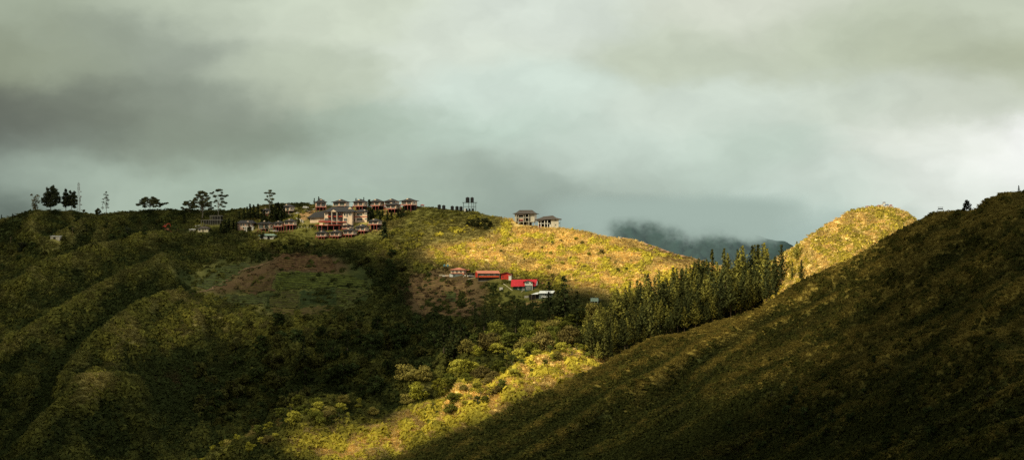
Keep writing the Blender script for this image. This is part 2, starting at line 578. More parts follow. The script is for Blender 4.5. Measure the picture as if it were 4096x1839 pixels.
# far mountain standing behind, in mist
us = np.arange(1900, 3800, 10.0)
mr_v = np.interp(us, [1900, 2250, 2380, 2480, 2620, 2750, 2900, 3000, 3060, 3109, 3140, 3176, 3230, 3330, 3500, 3800], [980, 915, 885, 865, 860, 872, 892, 925, 952, 964, 965, 983, 1003, 1040, 1090, 1160])
mr_v = mr_v + (fbm(us / 60, us * 0, 91, 4) - .5) * 14
rows = []; cols = []
for s in np.linspace(0, 1, 90):
    v = mr_v + (1330 - mr_v) * s
    p = P(us, v, 5200 - 1500 * s)
    p[:, 2] += (fbm(us / 90, v / 60, 93, 4) - .5) * 90 * min(1, s * 6) + (fbm(us / 14, v / 9, 95, 3) - .5) * 16 * min(1, s * 10)
    rows.append(p); t = (.6 + .8 * fbm(us / 20, v / 14, 97, 3))[:, None]
    cols.append(np.array((.018, .040, .042)) * t)
bk = P(us, mr_v, 5900); bk[:, 2] -= 400
V = np.array([bk] + rows); Cc = np.array([cols[0]] + cols)
tag(grid_mesh('mountain', V, V.shape[0], V.shape[1], Cc, M_SOIL), 'dark forested mountain half hidden in mist between the hills', kind='structure')

# ================================================================== SUN, ADDED SHADOW CLOUD, SKY
PHI, EL = math.radians(42), math.radians(37)
SUN = np.array((-math.cos(EL) * math.cos(PHI), -math.cos(EL) * math.sin(PHI), math.sin(EL)))
sd = bpy.data.lights.new('sun', 'SUN'); sd.energy = 5.0; sd.angle = math.radians(.5); sd.color = (1.0, .86, .55)
so = bpy.data.objects.new('sun', sd); COL.objects.link(so)
so.rotation_euler = Vector(SUN).to_track_quat('Z', 'Y').to_euler()
so.location = (-800, -400, 900)

light_A = Raster(.06, [([(-600, 830), (1150, 830), (1150, 1000), (900, 1240), (400, 1480), (-600, 1500)], .23),
                       ([(200, 1750), (700, 1230), (1000, 1230), (1500, 1290), (1400, 1420), (800, 1500), (400, 1700)], .25),
                       ([(1120, 780), (1950, 780), (2400, 900), (2300, 1180), (1700, 1180), (1600, 1000), (1120, 960)], .5), ([(1120, 770), (1720, 770), (1720, 900), (1560, 960), (1120, 945)], .78), ([(740, 860), (1120, 815), (1120, 970), (760, 970)], .42),
                       ([(1640, 1010), (2050, 1050), (2300, 1150), (2250, 1230), (1700, 1200)], .55),
                       ([(2350, 1230), (2900, 1150), (3000, 1180), (2950, 1320), (2400, 1520), (2250, 1500)], .7), ([(2830, 1100), (3200, 1100), (3200, 1330), (2780, 1360)], .22),
                       ([(1780, 1350), (2000, 1310), (2330, 1300), (2420, 1420), (1950, 1570), (1560, 1660), (1560, 1580), (1700, 1480)], .62),
                       ([(760, 1720), (1300, 1640), (1700, 1580), (1500, 1700), (1300, 1900), (700, 1900)], .36),
                       ([(1900, 945), (2060, 915), (2300, 890), (2500, 920), (2700, 980), (2850, 1000), (3300, 1080), (3300, 1230), (2800, 1260), (2560, 1220),
                         (2420, 1170), (2250, 1130), (2100, 1080), (1950, 1050), (1800, 1000), (1760, 965)], 1.0),
                       ([(1818, 1620), (1650, 1705), (1450, 1780), (1250, 1850), (1250, 1960), (1480, 1930), (1650, 1865), (1818, 1775)], .5),
                       ([(2450, 1335), (2260, 1415), (2149, 1475), (1983, 1550), (1760, 1655), (1760, 1780), (1983, 1685), (2149, 1610), (2260, 1565), (2460, 1500)], 1.0)], 17)
light_B = Raster(.02, [([(600, 1950), (1200, 1830), (2000, 1610), (2700, 1330), (3040, 1225), (3300, 1070), (3500, 1000), (3480, 1250), (3250, 1480), (2900, 1700), (2400, 1950)], .56),
                       ([(1000, 1965), (1450, 1880), (1652, 1800), (2011, 1648), (2400, 1460), (2620, 1344), (2720, 1336), (2860, 1285), (3040, 1232), (3110, 1180),
                          (3400, 1035), (3672, 882), (3640, 940), (3400, 1120), (3130, 1260), (2960, 1350), (2600, 1510), (2200, 1690), (1800, 1860), (1500, 1960)], .8),
                        ([(2500, 1390), (2620, 1344), (2720, 1336), (2790, 1330), (2740, 1390), (2560, 1430)], .6),
                        ([(3500, 900), (3800, 830), (3960, 800), (3960, 880), (3600, 1000)], .04)], 24)

CZ = 420.0  # height of an added unseen cloud sheet, its density shaped by light masks
pts = []; val = []
for Hh, lm, u0, u1 in ((HA, light_A, -590, 3250), (HB, light_B, 650, 4690), (HC, None, 2980, 3760)):
    U, S = np.meshgrid(np.arange(u0, u1, 9.0), np.linspace(0, 1, 190))
    Vv = Hh.vr(U) + (Hh.vf - Hh.vr(U)) * S
    p = Hh.pos(U, Vv)
    L = lm(U, Vv) if lm is not None else np.ones_like(U)
    vis = np.ones_like(U, bool)
    if Hh is not HB:
        vis &= (U < 650) | (Vv < HB.vr(U) + 120)
    if Hh is HC:
        vis &= U > 2990
    t = (CZ - p[..., 2]) / SUN[2]
    q = p + SUN * t[..., None]
    pts.append(q[vis][:, :2]); val.append(L[vis])
pts = np.concatenate(pts); val = np.concatenate(val)
GS = 5.0
x0, y0 = pts.min(0) - 160; x1, y1 = pts.max(0) + 160
nx, ny = int((x1 - x0) / GS) + 1, int((y1 - y0) / GS) + 1
num = np.zeros((ny, nx)); den = np.zeros((ny, nx))
ii = ((pts - np.array((x0, y0))) / GS + .5).astype(int)
np.add.at(num, (ii[:, 1], ii[:, 0]), val); np.add.at(den, (ii[:, 1], ii[:, 0]), 1.0)


def bl(a, k):
    for _ in range(2):
        for ax in (0, 1):
            c = np.cumsum(np.concatenate([np.zeros_like(np.take(a, [0], ax)), np.pad(a, [(k, k) if i == ax else (0, 0) for i in (0, 1)])], ax), ax)
            nn = a.shape[ax]; w = 2 * k + 1
            a = (np.take(c, np.arange(w, w + nn), ax) - np.take(c, np.arange(nn), ax)) / w
    return a


near = bl(den, 16) > 1e-9
n1, d1 = bl(num, 1), bl(den, 1)
n2, d2 = bl(num, 6), bl(den, 6)
L = np.where(d1 > .05, n1 / np.maximum(d1, 1e-9), np.where(d2 > 1e-6, n2 / np.maximum(d2, 1e-9), .05))
edge = np.clip(bl(near.astype(float), 12) * 1.0, 0, 1)
gx, gy = np.meshgrid(x0 + np.arange(nx) * GS, y0 + np.arange(ny) * GS)
dens = np.clip((1 - L), 0, 1) * np.clip(edge * 2 - .3, 0, 1)
keep = dens[:-1, :-1] + dens[1:, 1:] > .004
V = np.stack([gx, gy, CZ + (fbm(gx / 60, gy / 60, 5, 3) - .5) * 8], -1)
m_cl, nt, out = new_mat('shade_cloud')
at = N(nt, 'ShaderNodeAttribute', attribute_name='Col')
sp = N(nt, 'ShaderNodeSeparateColor'); nt.links.new(at.outputs['Color'], sp.inputs[0])
tr = N(nt, 'ShaderNodeBsdfTransparent')
df = N(nt, 'ShaderNodeBsdfDiffuse'); df.inputs[0].default_value = (.6, .62, .6, 1)
tl = N(nt, 'ShaderNodeBsdfTranslucent'); tl.inputs[0].default_value = (.26, .27, .25, 1)
ad = N(nt, 'ShaderNodeAddShader'); nt.links.new(df.outputs[0], ad.inputs[0]); nt.links.new(tl.outputs[0], ad.inputs[1])
mx = N(nt, 'ShaderNodeMixShader')
nt.links.new(sp.outputs[0], mx.inputs[0]); nt.links.new(tr.outputs[0], mx.inputs[1]); nt.links.new(ad.outputs[0], mx.inputs[2])
nt.links.new(mx.outputs[0], out.inputs[0])
tag(grid_mesh('shade_clouds', V, ny, nx, np.repeat(dens[..., None], 3, -1), m_cl, keep), 'unseen cloud sheet added beside the valley to shade it', kind='stuff')

# ------------------------------------------------------------------ world
wd = bpy.data.worlds.new('World'); SC.world = wd; wd.use_nodes = True
nt = wd.node_tree; nt.nodes.clear()
L_ = nt.links.new
out = N(nt, 'ShaderNodeOutputWorld')
sky = N(nt, 'ShaderNodeTexSky', sky_type='NISHITA', sun_disc=False)
sky.sun_elevation = EL; sky.sun_rotation = math.atan2(SUN[0], SUN[1])
bg1 = N(nt, 'ShaderNodeBackground'); bg1.inputs[1].default_value = .06
L_(sky.outputs[0], bg1.inputs[0])
tc = N(nt, 'ShaderNodeTexCoord')
sx = N(nt, 'ShaderNodeSeparateXYZ'); L_(tc.outputs['Generated'], sx.inputs[0])
az = N(nt, 'ShaderNodeMath', operation='ARCTAN2'); L_(sx.outputs[0], az.inputs[0]); L_(sx.outputs[1], az.inputs[1])
el = N(nt, 'ShaderNodeMath', operation='ARCSINE'); L_(sx.outputs[2], el.inputs[0])
# sky position in degrees: x = azimuth, y = elevation
dx = N(nt, 'ShaderNodeMath', operation='MULTIPLY'); dx.inputs[1].default_value = 180 / math.pi; L_(az.outputs[0], dx.inputs[0])
dy = N(nt, 'ShaderNodeMath', operation='MULTIPLY'); dy.inputs[1].default_value = 180 / math.pi; L_(el.outputs[0], dy.inputs[0])
uv = N(nt, 'ShaderNodeCombineXYZ'); L_(dx.outputs[0], uv.inputs[0]); L_(dy.outputs[0], uv.inputs[1])
# wind-drawn warping
sc1 = N(nt, 'ShaderNodeVectorMath', operation='MULTIPLY'); sc1.inputs[1].default_value = (.35, .75, 1); L_(uv.outputs[0], sc1.inputs[0])
nz1 = N(nt, 'ShaderNodeTexNoise', i_Scale=1.0, i_Detail=3.5, i_Roughness=.45); L_(sc1.outputs[0], nz1.inputs['Vector'])
w1 = N(nt, 'ShaderNodeVectorMath', operation='SUBTRACT'); w1.inputs[1].default_value = (.5, .5, .5); L_(nz1.outputs['Color'], w1.inputs[0])
w2 = N(nt, 'ShaderNodeVectorMath', operation='MULTIPLY'); w2.inputs[1].default_value = (2.6, 1.1, 0); L_(w1.outputs[0], w2.inputs[0])
uvw0 = N(nt, 'ShaderNodeVectorMath', operation='ADD'); L_(uv.outputs[0], uvw0.inputs[0]); L_(w2.outputs[0], uvw0.inputs[1])
sc1b = N(nt, 'ShaderNodeVectorMath', operation='MULTIPLY'); sc1b.inputs[1].default_value = (1.3, 1.9, 1); L_(uv.outputs[0], sc1b.inputs[0])
nz1b = N(nt, 'ShaderNodeTexNoise', i_Scale=1.0, i_Detail=5.0, i_Roughness=.55); L_(sc1b.outputs[0], nz1b.inputs['Vector'])
w1b = N(nt, 'ShaderNodeVectorMath', operation='SUBTRACT'); w1b.inputs[1].default_value = (.5, .5, .5); L_(nz1b.outputs['Color'], w1b.inputs[0])
w2b = N(nt, 'ShaderNodeVectorMath', operation='MULTIPLY'); w2b.inputs[1].default_value = (1.0, .5, 0); L_(w1b.outputs[0], w2b.inputs[0])
uvw = N(nt, 'ShaderNodeVectorMath', operation='ADD'); L_(uvw0.outputs[0], uvw.inputs[0]); L_(w2b.outputs[0], uvw.inputs[1])
SX, SY = 1 / 1.7, 1 / .56
sc2 = N(nt, 'ShaderNodeVectorMath', operation='MULTIPLY'); sc2.inputs[1].default_value = (SX, SY, 0); L_(uvw.outputs[0], sc2.inputs[0])


def lin(c):
    return tuple((x / 255 / 12.92) if x < 10 else ((x / 255 + .055) / 1.055) ** 2.4 for x in c)


SKY = [(320, 790, 172, 188, 172), (3300, 700, 205, 217, 206), (3950, 770, 232, 238, 229), (2650, 720, 182, 198, 186), (3050, 780, 178, 197, 186), (20, 860, 84, 97, 90), (100, 50, 162, 172, 151), (400, 200, 158, 168, 146), (0, 450, 101, 105, 95), (150, 480, 94, 99, 89), (560, 190, 146, 155, 143), (900, 40, 202, 212, 192), (700, 40, 178, 188, 167), (1300, 60, 209, 218, 198), (1850, 200, 216, 225, 210), (2000, 350, 210, 225, 213), (1200, 300, 188, 198, 177), (800, 420, 146, 156, 141), (450, 430, 128, 136, 121), (1100, 560, 133, 145, 129), (700, 570, 131, 141, 125), (300, 560, 117, 125, 112), (50, 570, 114, 123, 115), (300, 680, 168, 185, 169), (900, 690, 171, 189, 172), (1500, 690, 178, 195, 182), (1500, 540, 170, 187, 170), (1900, 540, 193, 212, 198), (1800, 680, 159, 173, 160), (2000, 770, 153, 170, 158), (20, 840, 77, 90, 85), (50, 720, 132, 145, 136), (320, 800, 174, 191, 175), (1000, 800, 165, 182, 166), (1500, 780, 167, 185, 169), (2200, 100, 215, 224, 212), (2700, 200, 195, 204, 183), (3000, 80, 216, 221, 205), (3300, 150, 191, 200, 177), (3700, 200, 184, 192, 168), (4050, 250, 177, 184, 158), (4050, 60, 196, 204, 183), (2800, 450, 208, 220, 207), (3400, 400, 204, 214, 199), (3800, 400, 201, 208, 192), (3600, 570, 222, 228, 216), (3900, 640, 244, 248, 238), (4090, 640, 250, 250, 250), (3060, 610, 188, 205, 191), (2600, 600, 206, 221, 209), (2300, 620, 191, 206, 194), (2300, 800, 148, 163, 153), (2650, 760, 180, 195, 182), (3000, 850, 175, 195, 185), (3300, 780, 216, 228, 216), (3700, 760, 212, 220, 210), (4000, 760, 233, 240, 232), (2500, 880, 129, 145, 142), (3050, 940, 148, 170, 163), (3300, 900, 180, 198, 189), (60, 230, 142, 150, 128)]
accv = None; accw = None
ramp = N(nt, 'ShaderNodeValToRGB')
cr_ = ramp.color_ramp; cr_.elements[0].position = 0.0; cr_.elements[0].color = (.17, .175, .165, 1)
cr_.elements[1].position = 1.0; cr_.elements[1].color = (1.55, 1.50, 1.32, 1)
e_ = cr_.elements.new(.5); e_.color = (.56, .57, .53, 1)
hy = N(nt, 'ShaderNodeMath', operation='MULTIPLY_ADD'); hy.inputs[1].default_value = .17; hy.inputs[2].default_value = .5; L_(sx.outputs[1], hy.inputs[0])
hx = N(nt, 'ShaderNodeMath', operation='MULTIPLY_ADD'); hx.inputs[1].default_value = .38; L_(sx.outputs[0], hx.inputs[0]); L_(hy.outputs[0], hx.inputs[2])
L_(hx.outputs[0], ramp.inputs[0])
bsc = N(nt, 'ShaderNodeVectorMath', operation='SCALE'); bsc.inputs['Scale'].default_value = 2e-3; L_(ramp.outputs[0], bsc.inputs[0])
for (u, v, r, g_, b) in SKY:
    q = ((u - 2048) / FPX * 57.296, (HOR - v) / FPX * 57.296)
    s = N(nt, 'ShaderNodeVectorMath', operation='SUBTRACT'); s.inputs[1].default_value = (q[0] * SX, q[1] * SY, 0); L_(sc2.outputs[0], s.inputs[0])
    dt = N(nt, 'ShaderNodeVectorMath', operation='DOT_PRODUCT'); L_(s.outputs[0], dt.inputs[0]); L_(s.outputs[0], dt.inputs[1])
    ex = N(nt, 'ShaderNodeMath', operation='POWER'); ex.inputs[0].default_value = math.exp(-1.0); L_(dt.outputs['Value'], ex.inputs[1])
    ma = N(nt, 'ShaderNodeVectorMath', operation='MULTIPLY_ADD')
    ma.inputs[0].default_value = lin((r, g_, b)); L_(ex.outputs[0], ma.inputs[1])
    aw = N(nt, 'ShaderNodeMath', operation='ADD'); L_(ex.outputs[0], aw.inputs[0])
    if accv is None:
        L_(bsc.outputs[0], ma.inputs[2]); aw.inputs[1].default_value = 2e-3
    else:
        L_(accv.outputs[0], ma.inputs[2]); L_(accw.outputs[0], aw.inputs[1])
    accv, accw = ma, aw
dv = N(nt, 'ShaderNodeVectorMath', operation='DIVIDE'); L_(accv.outputs[0], dv.inputs[0]); L_(accw.outputs[0], dv.inputs[1])
# fine billow
sc3 = N(nt, 'ShaderNodeVectorMath', operation='MULTIPLY'); sc3.inputs[1].default_value = (.75, 1.15, 1); L_(uvw.outputs[0], sc3.inputs[0])
nz2 = N(nt, 'ShaderNodeTexNoise', i_Scale=1.0, i_Detail=5.0, i_Roughness=.5); L_(sc3.outputs[0], nz2.inputs['Vector'])
mrw = N(nt, 'ShaderNodeMapRange'); mrw.inputs['From Min'].default_value = .3; mrw.inputs['From Max'].default_value = .7
mrw.inputs['To Min'].default_value = .94; mrw.inputs['To Max'].default_value = 1.06; L_(nz2.outputs['Fac'], mrw.inputs['Value'])
fin = N(nt, 'ShaderNodeVectorMath', operation='SCALE'); L_(dv.outputs[0], fin.inputs[0]); L_(mrw.outputs[0], fin.inputs['Scale'])
bg2 = N(nt, 'ShaderNodeBackground'); bg2.inputs[1].default_value = 1.0; L_(fin.outputs[0], bg2.inputs[0])
mxw = N(nt, 'ShaderNodeMixShader'); mxw.inputs[0].default_value = .96
L_(bg1.outputs[0], mxw.inputs[1]); L_(bg2.outputs[0], mxw.inputs[2]); L_(mxw.outputs[0], out.inputs[0])

# ------------------------------------------------------------------ mist rolling over the far mountain
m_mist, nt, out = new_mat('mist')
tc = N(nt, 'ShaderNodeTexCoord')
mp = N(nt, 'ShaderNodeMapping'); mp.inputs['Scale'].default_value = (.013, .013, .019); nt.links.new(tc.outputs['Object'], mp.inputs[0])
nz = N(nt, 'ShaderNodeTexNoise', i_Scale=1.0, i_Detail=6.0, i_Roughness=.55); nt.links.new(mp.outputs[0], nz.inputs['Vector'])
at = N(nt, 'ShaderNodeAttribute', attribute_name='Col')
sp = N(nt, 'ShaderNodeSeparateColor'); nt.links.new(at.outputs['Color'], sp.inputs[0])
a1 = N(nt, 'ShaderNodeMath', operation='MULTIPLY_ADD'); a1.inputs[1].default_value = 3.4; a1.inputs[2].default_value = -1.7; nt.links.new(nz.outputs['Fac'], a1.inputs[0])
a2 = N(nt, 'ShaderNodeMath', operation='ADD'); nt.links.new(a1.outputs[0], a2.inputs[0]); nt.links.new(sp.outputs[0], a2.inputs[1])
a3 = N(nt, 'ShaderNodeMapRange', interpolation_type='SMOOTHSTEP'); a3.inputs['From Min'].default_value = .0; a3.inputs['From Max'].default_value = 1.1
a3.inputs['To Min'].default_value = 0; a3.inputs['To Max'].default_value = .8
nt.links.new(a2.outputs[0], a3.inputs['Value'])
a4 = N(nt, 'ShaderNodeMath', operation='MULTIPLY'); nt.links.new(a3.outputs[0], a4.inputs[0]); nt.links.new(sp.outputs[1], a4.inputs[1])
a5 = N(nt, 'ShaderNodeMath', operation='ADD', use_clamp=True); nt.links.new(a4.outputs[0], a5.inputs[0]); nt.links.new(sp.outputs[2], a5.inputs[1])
em = N(nt, 'ShaderNodeEmission'); em.inputs[0].default_value = lin((162, 180, 170)) + (1,); em.inputs[1].default_value = 1.0  # sheets glow in the sky's colour to paint in scattered light
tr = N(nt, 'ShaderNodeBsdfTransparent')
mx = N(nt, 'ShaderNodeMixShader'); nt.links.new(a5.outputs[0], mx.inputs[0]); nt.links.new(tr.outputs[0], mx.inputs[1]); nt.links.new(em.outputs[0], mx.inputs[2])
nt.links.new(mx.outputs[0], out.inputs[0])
VV, CV, KP = [], [], []
for yi, (yy, sh) in enumerate(((3300, -12), (3450, 8), (3620, 0))):
    uu = np.arange(2000, 3560, 12.0); vv = np.linspace(700, 1170, 60)
    U, Vv = np.meshgrid(uu, vv)
    yd = yy + 60 * np.sin(U / 170 + yi)
    edge_v = np.interp(U, [2000, 2380, 2450, 2600, 2750, 2900, 3000, 3080, 3200, 3560], [966, 945, 903, 893, 928, 932, 940, 927, 925, 900]) + sh
    low = np.clip((edge_v - Vv) / 85 + .55, -1.6, 2.6)
    body = np.clip((Vv - 765) / 65, 0, 1) ** 1.5 * np.clip((U - 2150) / 240, 0, 1) * np.clip((3260 - U) / 260, 0, 1)
    VV.append(P(U, Vv, yd)); CV.append(np.stack([low, body, .055 * body], -1))
    k = np.ones((U.shape[0], U.shape[1] - 1), bool); k[-1] = False; KP.append(k)
Vm = np.concatenate(VV); Cm = np.concatenate(CV); Km = np.concatenate(KP)[:-1]
tag(grid_mesh('mist', Vm, Vm.shape[0], Vm.shape[1], Cm, m_mist, Km), 'grey mist rolling over the top of the far mountain', kind='stuff')
# ================================================================== LOW VEGETATION (uncountable)
EXCL = []            # (u0, u1, v0, v1) footprints kept clear on the long hill


def rot_quads(c, nrm, sx, sy, r=rng):
    """quads centred at c (n,3) with normals nrm, half sizes sx, sy"""
    n = len(c)
    a = r.normal(size=(n, 3)); a -= nrm * (a * nrm).sum(1, keepdims=True)
    a /= np.linalg.norm(a, axis=1, keepdims=True) + 1e-9
    b = np.cross(nrm, a)
    sx = np.broadcast_to(sx, (n,))[:, None]; sy = np.broadcast_to(sy, (n,))[:, None]
    return np.stack([c - a * sx, c - b * sy, c + a * sx, c + b * sy], 1).reshape(-1, 3)


def tmpl_bush(n, r):
    d = r.normal(size=(n, 3)); d[:, 2] = np.abs(d[:, 2]) * .9 - .12
    d /= np.linalg.norm(d, axis=1, keepdims=True)
    lump = .78 + .35 * r.random(n)
    c = d * lump[:, None] * np.array((1, 1, .85))
    c += r.normal(size=(n, 3)) * .06
    nr = d + r.normal(size=(n, 3)) * .4 + np.array((0, 0, .25))
    nr /= np.linalg.norm(nr, axis=1, keepdims=True)
    s = .26 + .16 * r.random(n)
    return rot_quads(c, nr, s, s * 1.5, r)


def tmpl_grass(n, r):
    c = np.zeros((n, 3)); rad = np.sqrt(r.random(n)) * .9; t = r.random(n) * 6.28
    c[:, 0] = rad * np.cos(t); c[:, 1] = rad * np.sin(t)
    h = .35 + .55 * r.random(n)
    lean = r.normal(size=(n, 2)) * .9
    t2 = r.random(n) * 6.28; w = .14 + .12 * r.random(n)
    wx = np.cos(t2) * w; wy = np.sin(t2) * w
    z = np.zeros(n)
    tip = np.stack([c[:, 0] + lean[:, 0] * h, c[:, 1] + lean[:, 1] * h, h], -1)
    mid = (c + tip) / 2 + np.stack([-lean[:, 0] * .12, -lean[:, 1] * .12, h * .08], -1)
    a = np.stack([wx, wy, z], -1)
    return np.stack([c - a * .5 - np.array((0, 0, .1)), mid - a, tip, mid + a], 1).reshape(-1, 3)


T_BUSH = [tmpl_bush(22, rng) for _ in range(10)]
T_GRASS = [tmpl_grass(11, rng) for _ in range(10)]


def assemble(tmpls, pos, scale, zs, colr, jit=.28):
    """place templates; returns verts and per-quad colours"""
    n = len(pos); kind = rng.integers(0, len(tmpls), n); th = rng.random(n) * 6.283
    VV = []; CC = []
    for k, T in enumerate(tmpls):
        i = np.where(kind == k)[0]
        if not len(i):
            continue
        c, s = np.cos(th[i])[:, None], np.sin(th[i])[:, None]
        X = (T[None, :, 0] * c - T[None, :, 1] * s) * scale[i][:, None]
        Y = (T[None, :, 0] * s + T[None, :, 1] * c) * scale[i][:, None]
        Z = T[None, :, 2] * (scale[i] * zs[i])[:, None]
        v = np.stack([X, Y, Z], -1) + pos[i][:, None, :]
        nq = len(T) // 4
        VV.append(v.reshape(-1, 3))
        cc = np.repeat(colr[i][:, None, :], nq, 1) * (1 + jit * (rng.random((len(i), nq, 1)) * 2 - 1))
        CC.append(cc.reshape(-1, 3))
    return np.concatenate(VV), np.concatenate(CC)


def clear_mask(u, v):
    ok = np.ones(len(u), bool)
    for a, b, c, d_ in EXCL:
        ok &= ~((u > a) & (u < b) & (v > c) & (v < d_))
    return ok


dens_A = Raster(1.0, [([(1080, 1010), (1340, 1012), (1520, 1120), (1500, 1200), (1350, 1240), (1250, 1290), (1090, 1270), (770, 1195), (740, 1180), (960, 1040)], 0.05),
                      ([(640, 1170), (860, 1040), (980, 1040), (760, 1190)], .12),
                      ([(1640, 1075), (1790, 1068), (1960, 1120), (1960, 1290), (1760, 1290), (1640, 1240), (1610, 1140)], .14),
                      ([(1960, 1110), (2140, 1150), (2260, 1180), (2250, 1215), (2000, 1220)], .18),
                      ([(640, 905), (720, 915), (720, 940), (690, 955), (640, 930)], .04),
                      ([(1130, 893), (1360, 893), (1560, 930), (1560, 950), (1130, 935), (1100, 910)], .06),
                      ([(1160, 842), (1270, 838), (1270, 890), (1190, 895)], .03)], 9)


def undergrowth():
    bars = []
    # ---- long hill
    n = 164000
    u = rng.uniform(-480, 3330, n); v = HA.vr(u) + (1960 - HA.vr(u)) * rng.random(n)
    ok = rng.random(n) < np.clip((1960 - HA.vr(u)) / 1150, 0, 1) * dens_A(u, v)
    ok &= (u < 650) | (v < HB.vr(u) + 190)
    ok &= clear_mask(u, v)
    u, v = u[ok], v[ok]
    p = HA.pos(u, v); c = col_A(u, v)
    straw = np.clip(dry_sun_A(u, v), -.4, 1.3)  # straw share, with the sun patches' light painted in
    clump = fbm(u / 44, v / 25, 101, 3)
    lw = lawn_A(u, v)
    isb = (rng.random(len(u)) < np.clip(.66 - straw * .45 + (clump - .5) * 3.0, .05, .97)) & (rng.random(len(u)) > lw * .9)
    val = (1 + (rng.random(len(u)) - .5) * .28) * (.76 + .5 * fbm(u / 15, v / 8, 131, 2))
    # bushes: green to yellow-green, brightest where sunlight is painted in
    i = np.where(isb)[0]
    tb = np.clip(straw_sun_A(u[i], v[i]) * 1.2 - .2, 0, 1)[:, None]
    yel = np.clip(straw[i] * .55 + straw_sun_A(u[i], v[i]) * .42 + rng.normal(size=len(i)) * (.07 + .13 * tb[:, 0]), 0, 1)[:, None]
    cb = np.array((.040, .053, .018)) * (1 - yel) + (np.array((.30, .285, .060)) * (1 - tb) + np.array((.66, .565, .08)) * tb) * yel
    cb = cb * val[i][:, None]
    big = rng.random(len(i))
    sc = .75 + 1.1 * big ** 3 + .6 * np.clip(clump[i] - .45, 0, 1) * 3
    sc *= np.where((v[i] > 1250) & (u[i] < 2400), 1.25, 1.0) * np.where(v[i] - HA.vr(u[i]) < 22, .7, 1.0)
    q = p[i].copy(); q[:, 2] -= .1
    bars.append(assemble(T_BUSH, q, sc, .75 + .5 * rng.random(len(i)), cb, .14))
    i = np.where(~isb)[0]
    cg = c[i] * (.8 + .35 * rng.random((len(i), 1))) * (.6 + .8 * fbm(u[i] / 24, v[i] / 12, 141, 3))[:, None]
    low = 1 - .62 * np.clip(lw[i], 0, 1)
    bars.append(assemble(T_GRASS, p[i], (1.2 + .8 * rng.random(len(i))) * np.where(lw[i] > .5, .8, 1), low * (.7 + .5 * rng.random(len(i))), cg, .12))
    V = np.concatenate([b[0] for b in bars]); C_ = np.concatenate([b[1] for b in bars])
    o = quads_mesh('undergrowth', V, C_, M_LEAF, kind='stuff')
    tag(o, 'tangled scrub, ferns and tall grass covering the long village hill')
    # ---- shaded hillside
    n = 130000
    u = rng.uniform(1000, 4690, n); v = HB.vr(u) + (1950 - HB.vr(u)) * rng.random(n) ** 1.0
    ok = rng.random(n) < np.clip((1950 - HB.vr(u)) / 1150, 0, 1) * 1.4
    u, v = u[ok], v[ok]
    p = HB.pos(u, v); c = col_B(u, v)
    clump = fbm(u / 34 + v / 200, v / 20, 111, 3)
    dry = dry_shade_B(u, v)  # straw share, with the lower slope's shade painted in
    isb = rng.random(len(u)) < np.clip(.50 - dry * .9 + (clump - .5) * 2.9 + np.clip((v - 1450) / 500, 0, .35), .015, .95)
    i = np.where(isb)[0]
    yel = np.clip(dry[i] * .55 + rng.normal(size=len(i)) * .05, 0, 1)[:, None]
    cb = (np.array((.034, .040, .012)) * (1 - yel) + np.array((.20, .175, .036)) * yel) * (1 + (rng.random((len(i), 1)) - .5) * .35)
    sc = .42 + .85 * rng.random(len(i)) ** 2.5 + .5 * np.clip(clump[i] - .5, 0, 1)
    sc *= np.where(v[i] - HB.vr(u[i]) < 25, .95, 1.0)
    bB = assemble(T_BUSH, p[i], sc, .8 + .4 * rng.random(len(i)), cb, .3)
    i = np.where(~isb)[0]
    bG = assemble(T_GRASS, p[i], .75 + .45 * rng.random(len(i)), .6 + .5 * rng.random(len(i)), c[i] * (.88 + .24 * rng.random((len(i), 1))), .12)
    o = quads_mesh('grass', np.concatenate([bB[0], bG[0]]), np.concatenate([bB[1], bG[1]]), M_LEAF, kind='stuff')
    tag(o, 'dark rough grass and low scrub on the shaded near hillside')
    # ---- golden hilltop
    n = 17000
    u = rng.uniform(2950, 3740, n); v = HC.vr(u) + (1250 - HC.vr(u)) * rng.random(n)
    ok = (v < HB.vr(u) + 40) & (rng.random(n) < np.clip((1250 - HC.vr(u)) / 430, 0, 1))
    u, v = u[ok], v[ok]
    p = HC.pos(u, v)
    clump = fbm(u / 34, v / 24, 121, 3)
    isb = rng.random(len(u)) < np.clip(.4 + (clump - .5) * 3, .06, .9)
    i = np.where(isb)[0]
    yel = np.clip(.72 + rng.normal(size=len(i)) * .22, 0, 1)[:, None]
    cb = (np.array((.14, .14, .03)) * (1 - yel) + np.array((.64, .53, .09)) * yel) * (1 + (rng.random((len(i), 1)) - .5) * .6)
    sc = .55 + .8 * rng.random(len(i)) ** 2
    b1 = assemble(T_BUSH, p[i], sc, .8 + .4 * rng.random(len(i)), cb, .3)
    i = np.where(~isb)[0]
    b2 = assemble(T_GRASS, p[i], .9 + .6 * rng.random(len(i)), .7 + .4 * rng.random(len(i)), col_C(u[i], v[i]) * (.8 + .4 * rng.random((len(i), 1))), .2)
    o = quads_mesh('grass', np.concatenate([b1[0], b2[0]]), np.concatenate([b1[1], b2[1]]), M_LEAF, kind='stuff')
    tag(o, 'sunlit straw yellow grass and low bushes on the rounded hilltop')


# ================================================================== TREES
def tri_tube(mb, pts, r0, r1, n=5):
    k = len(pts)
    mb.tube(pts, [r0 + (r1 - r0) * i / (k - 1) for i in range(k)], n)


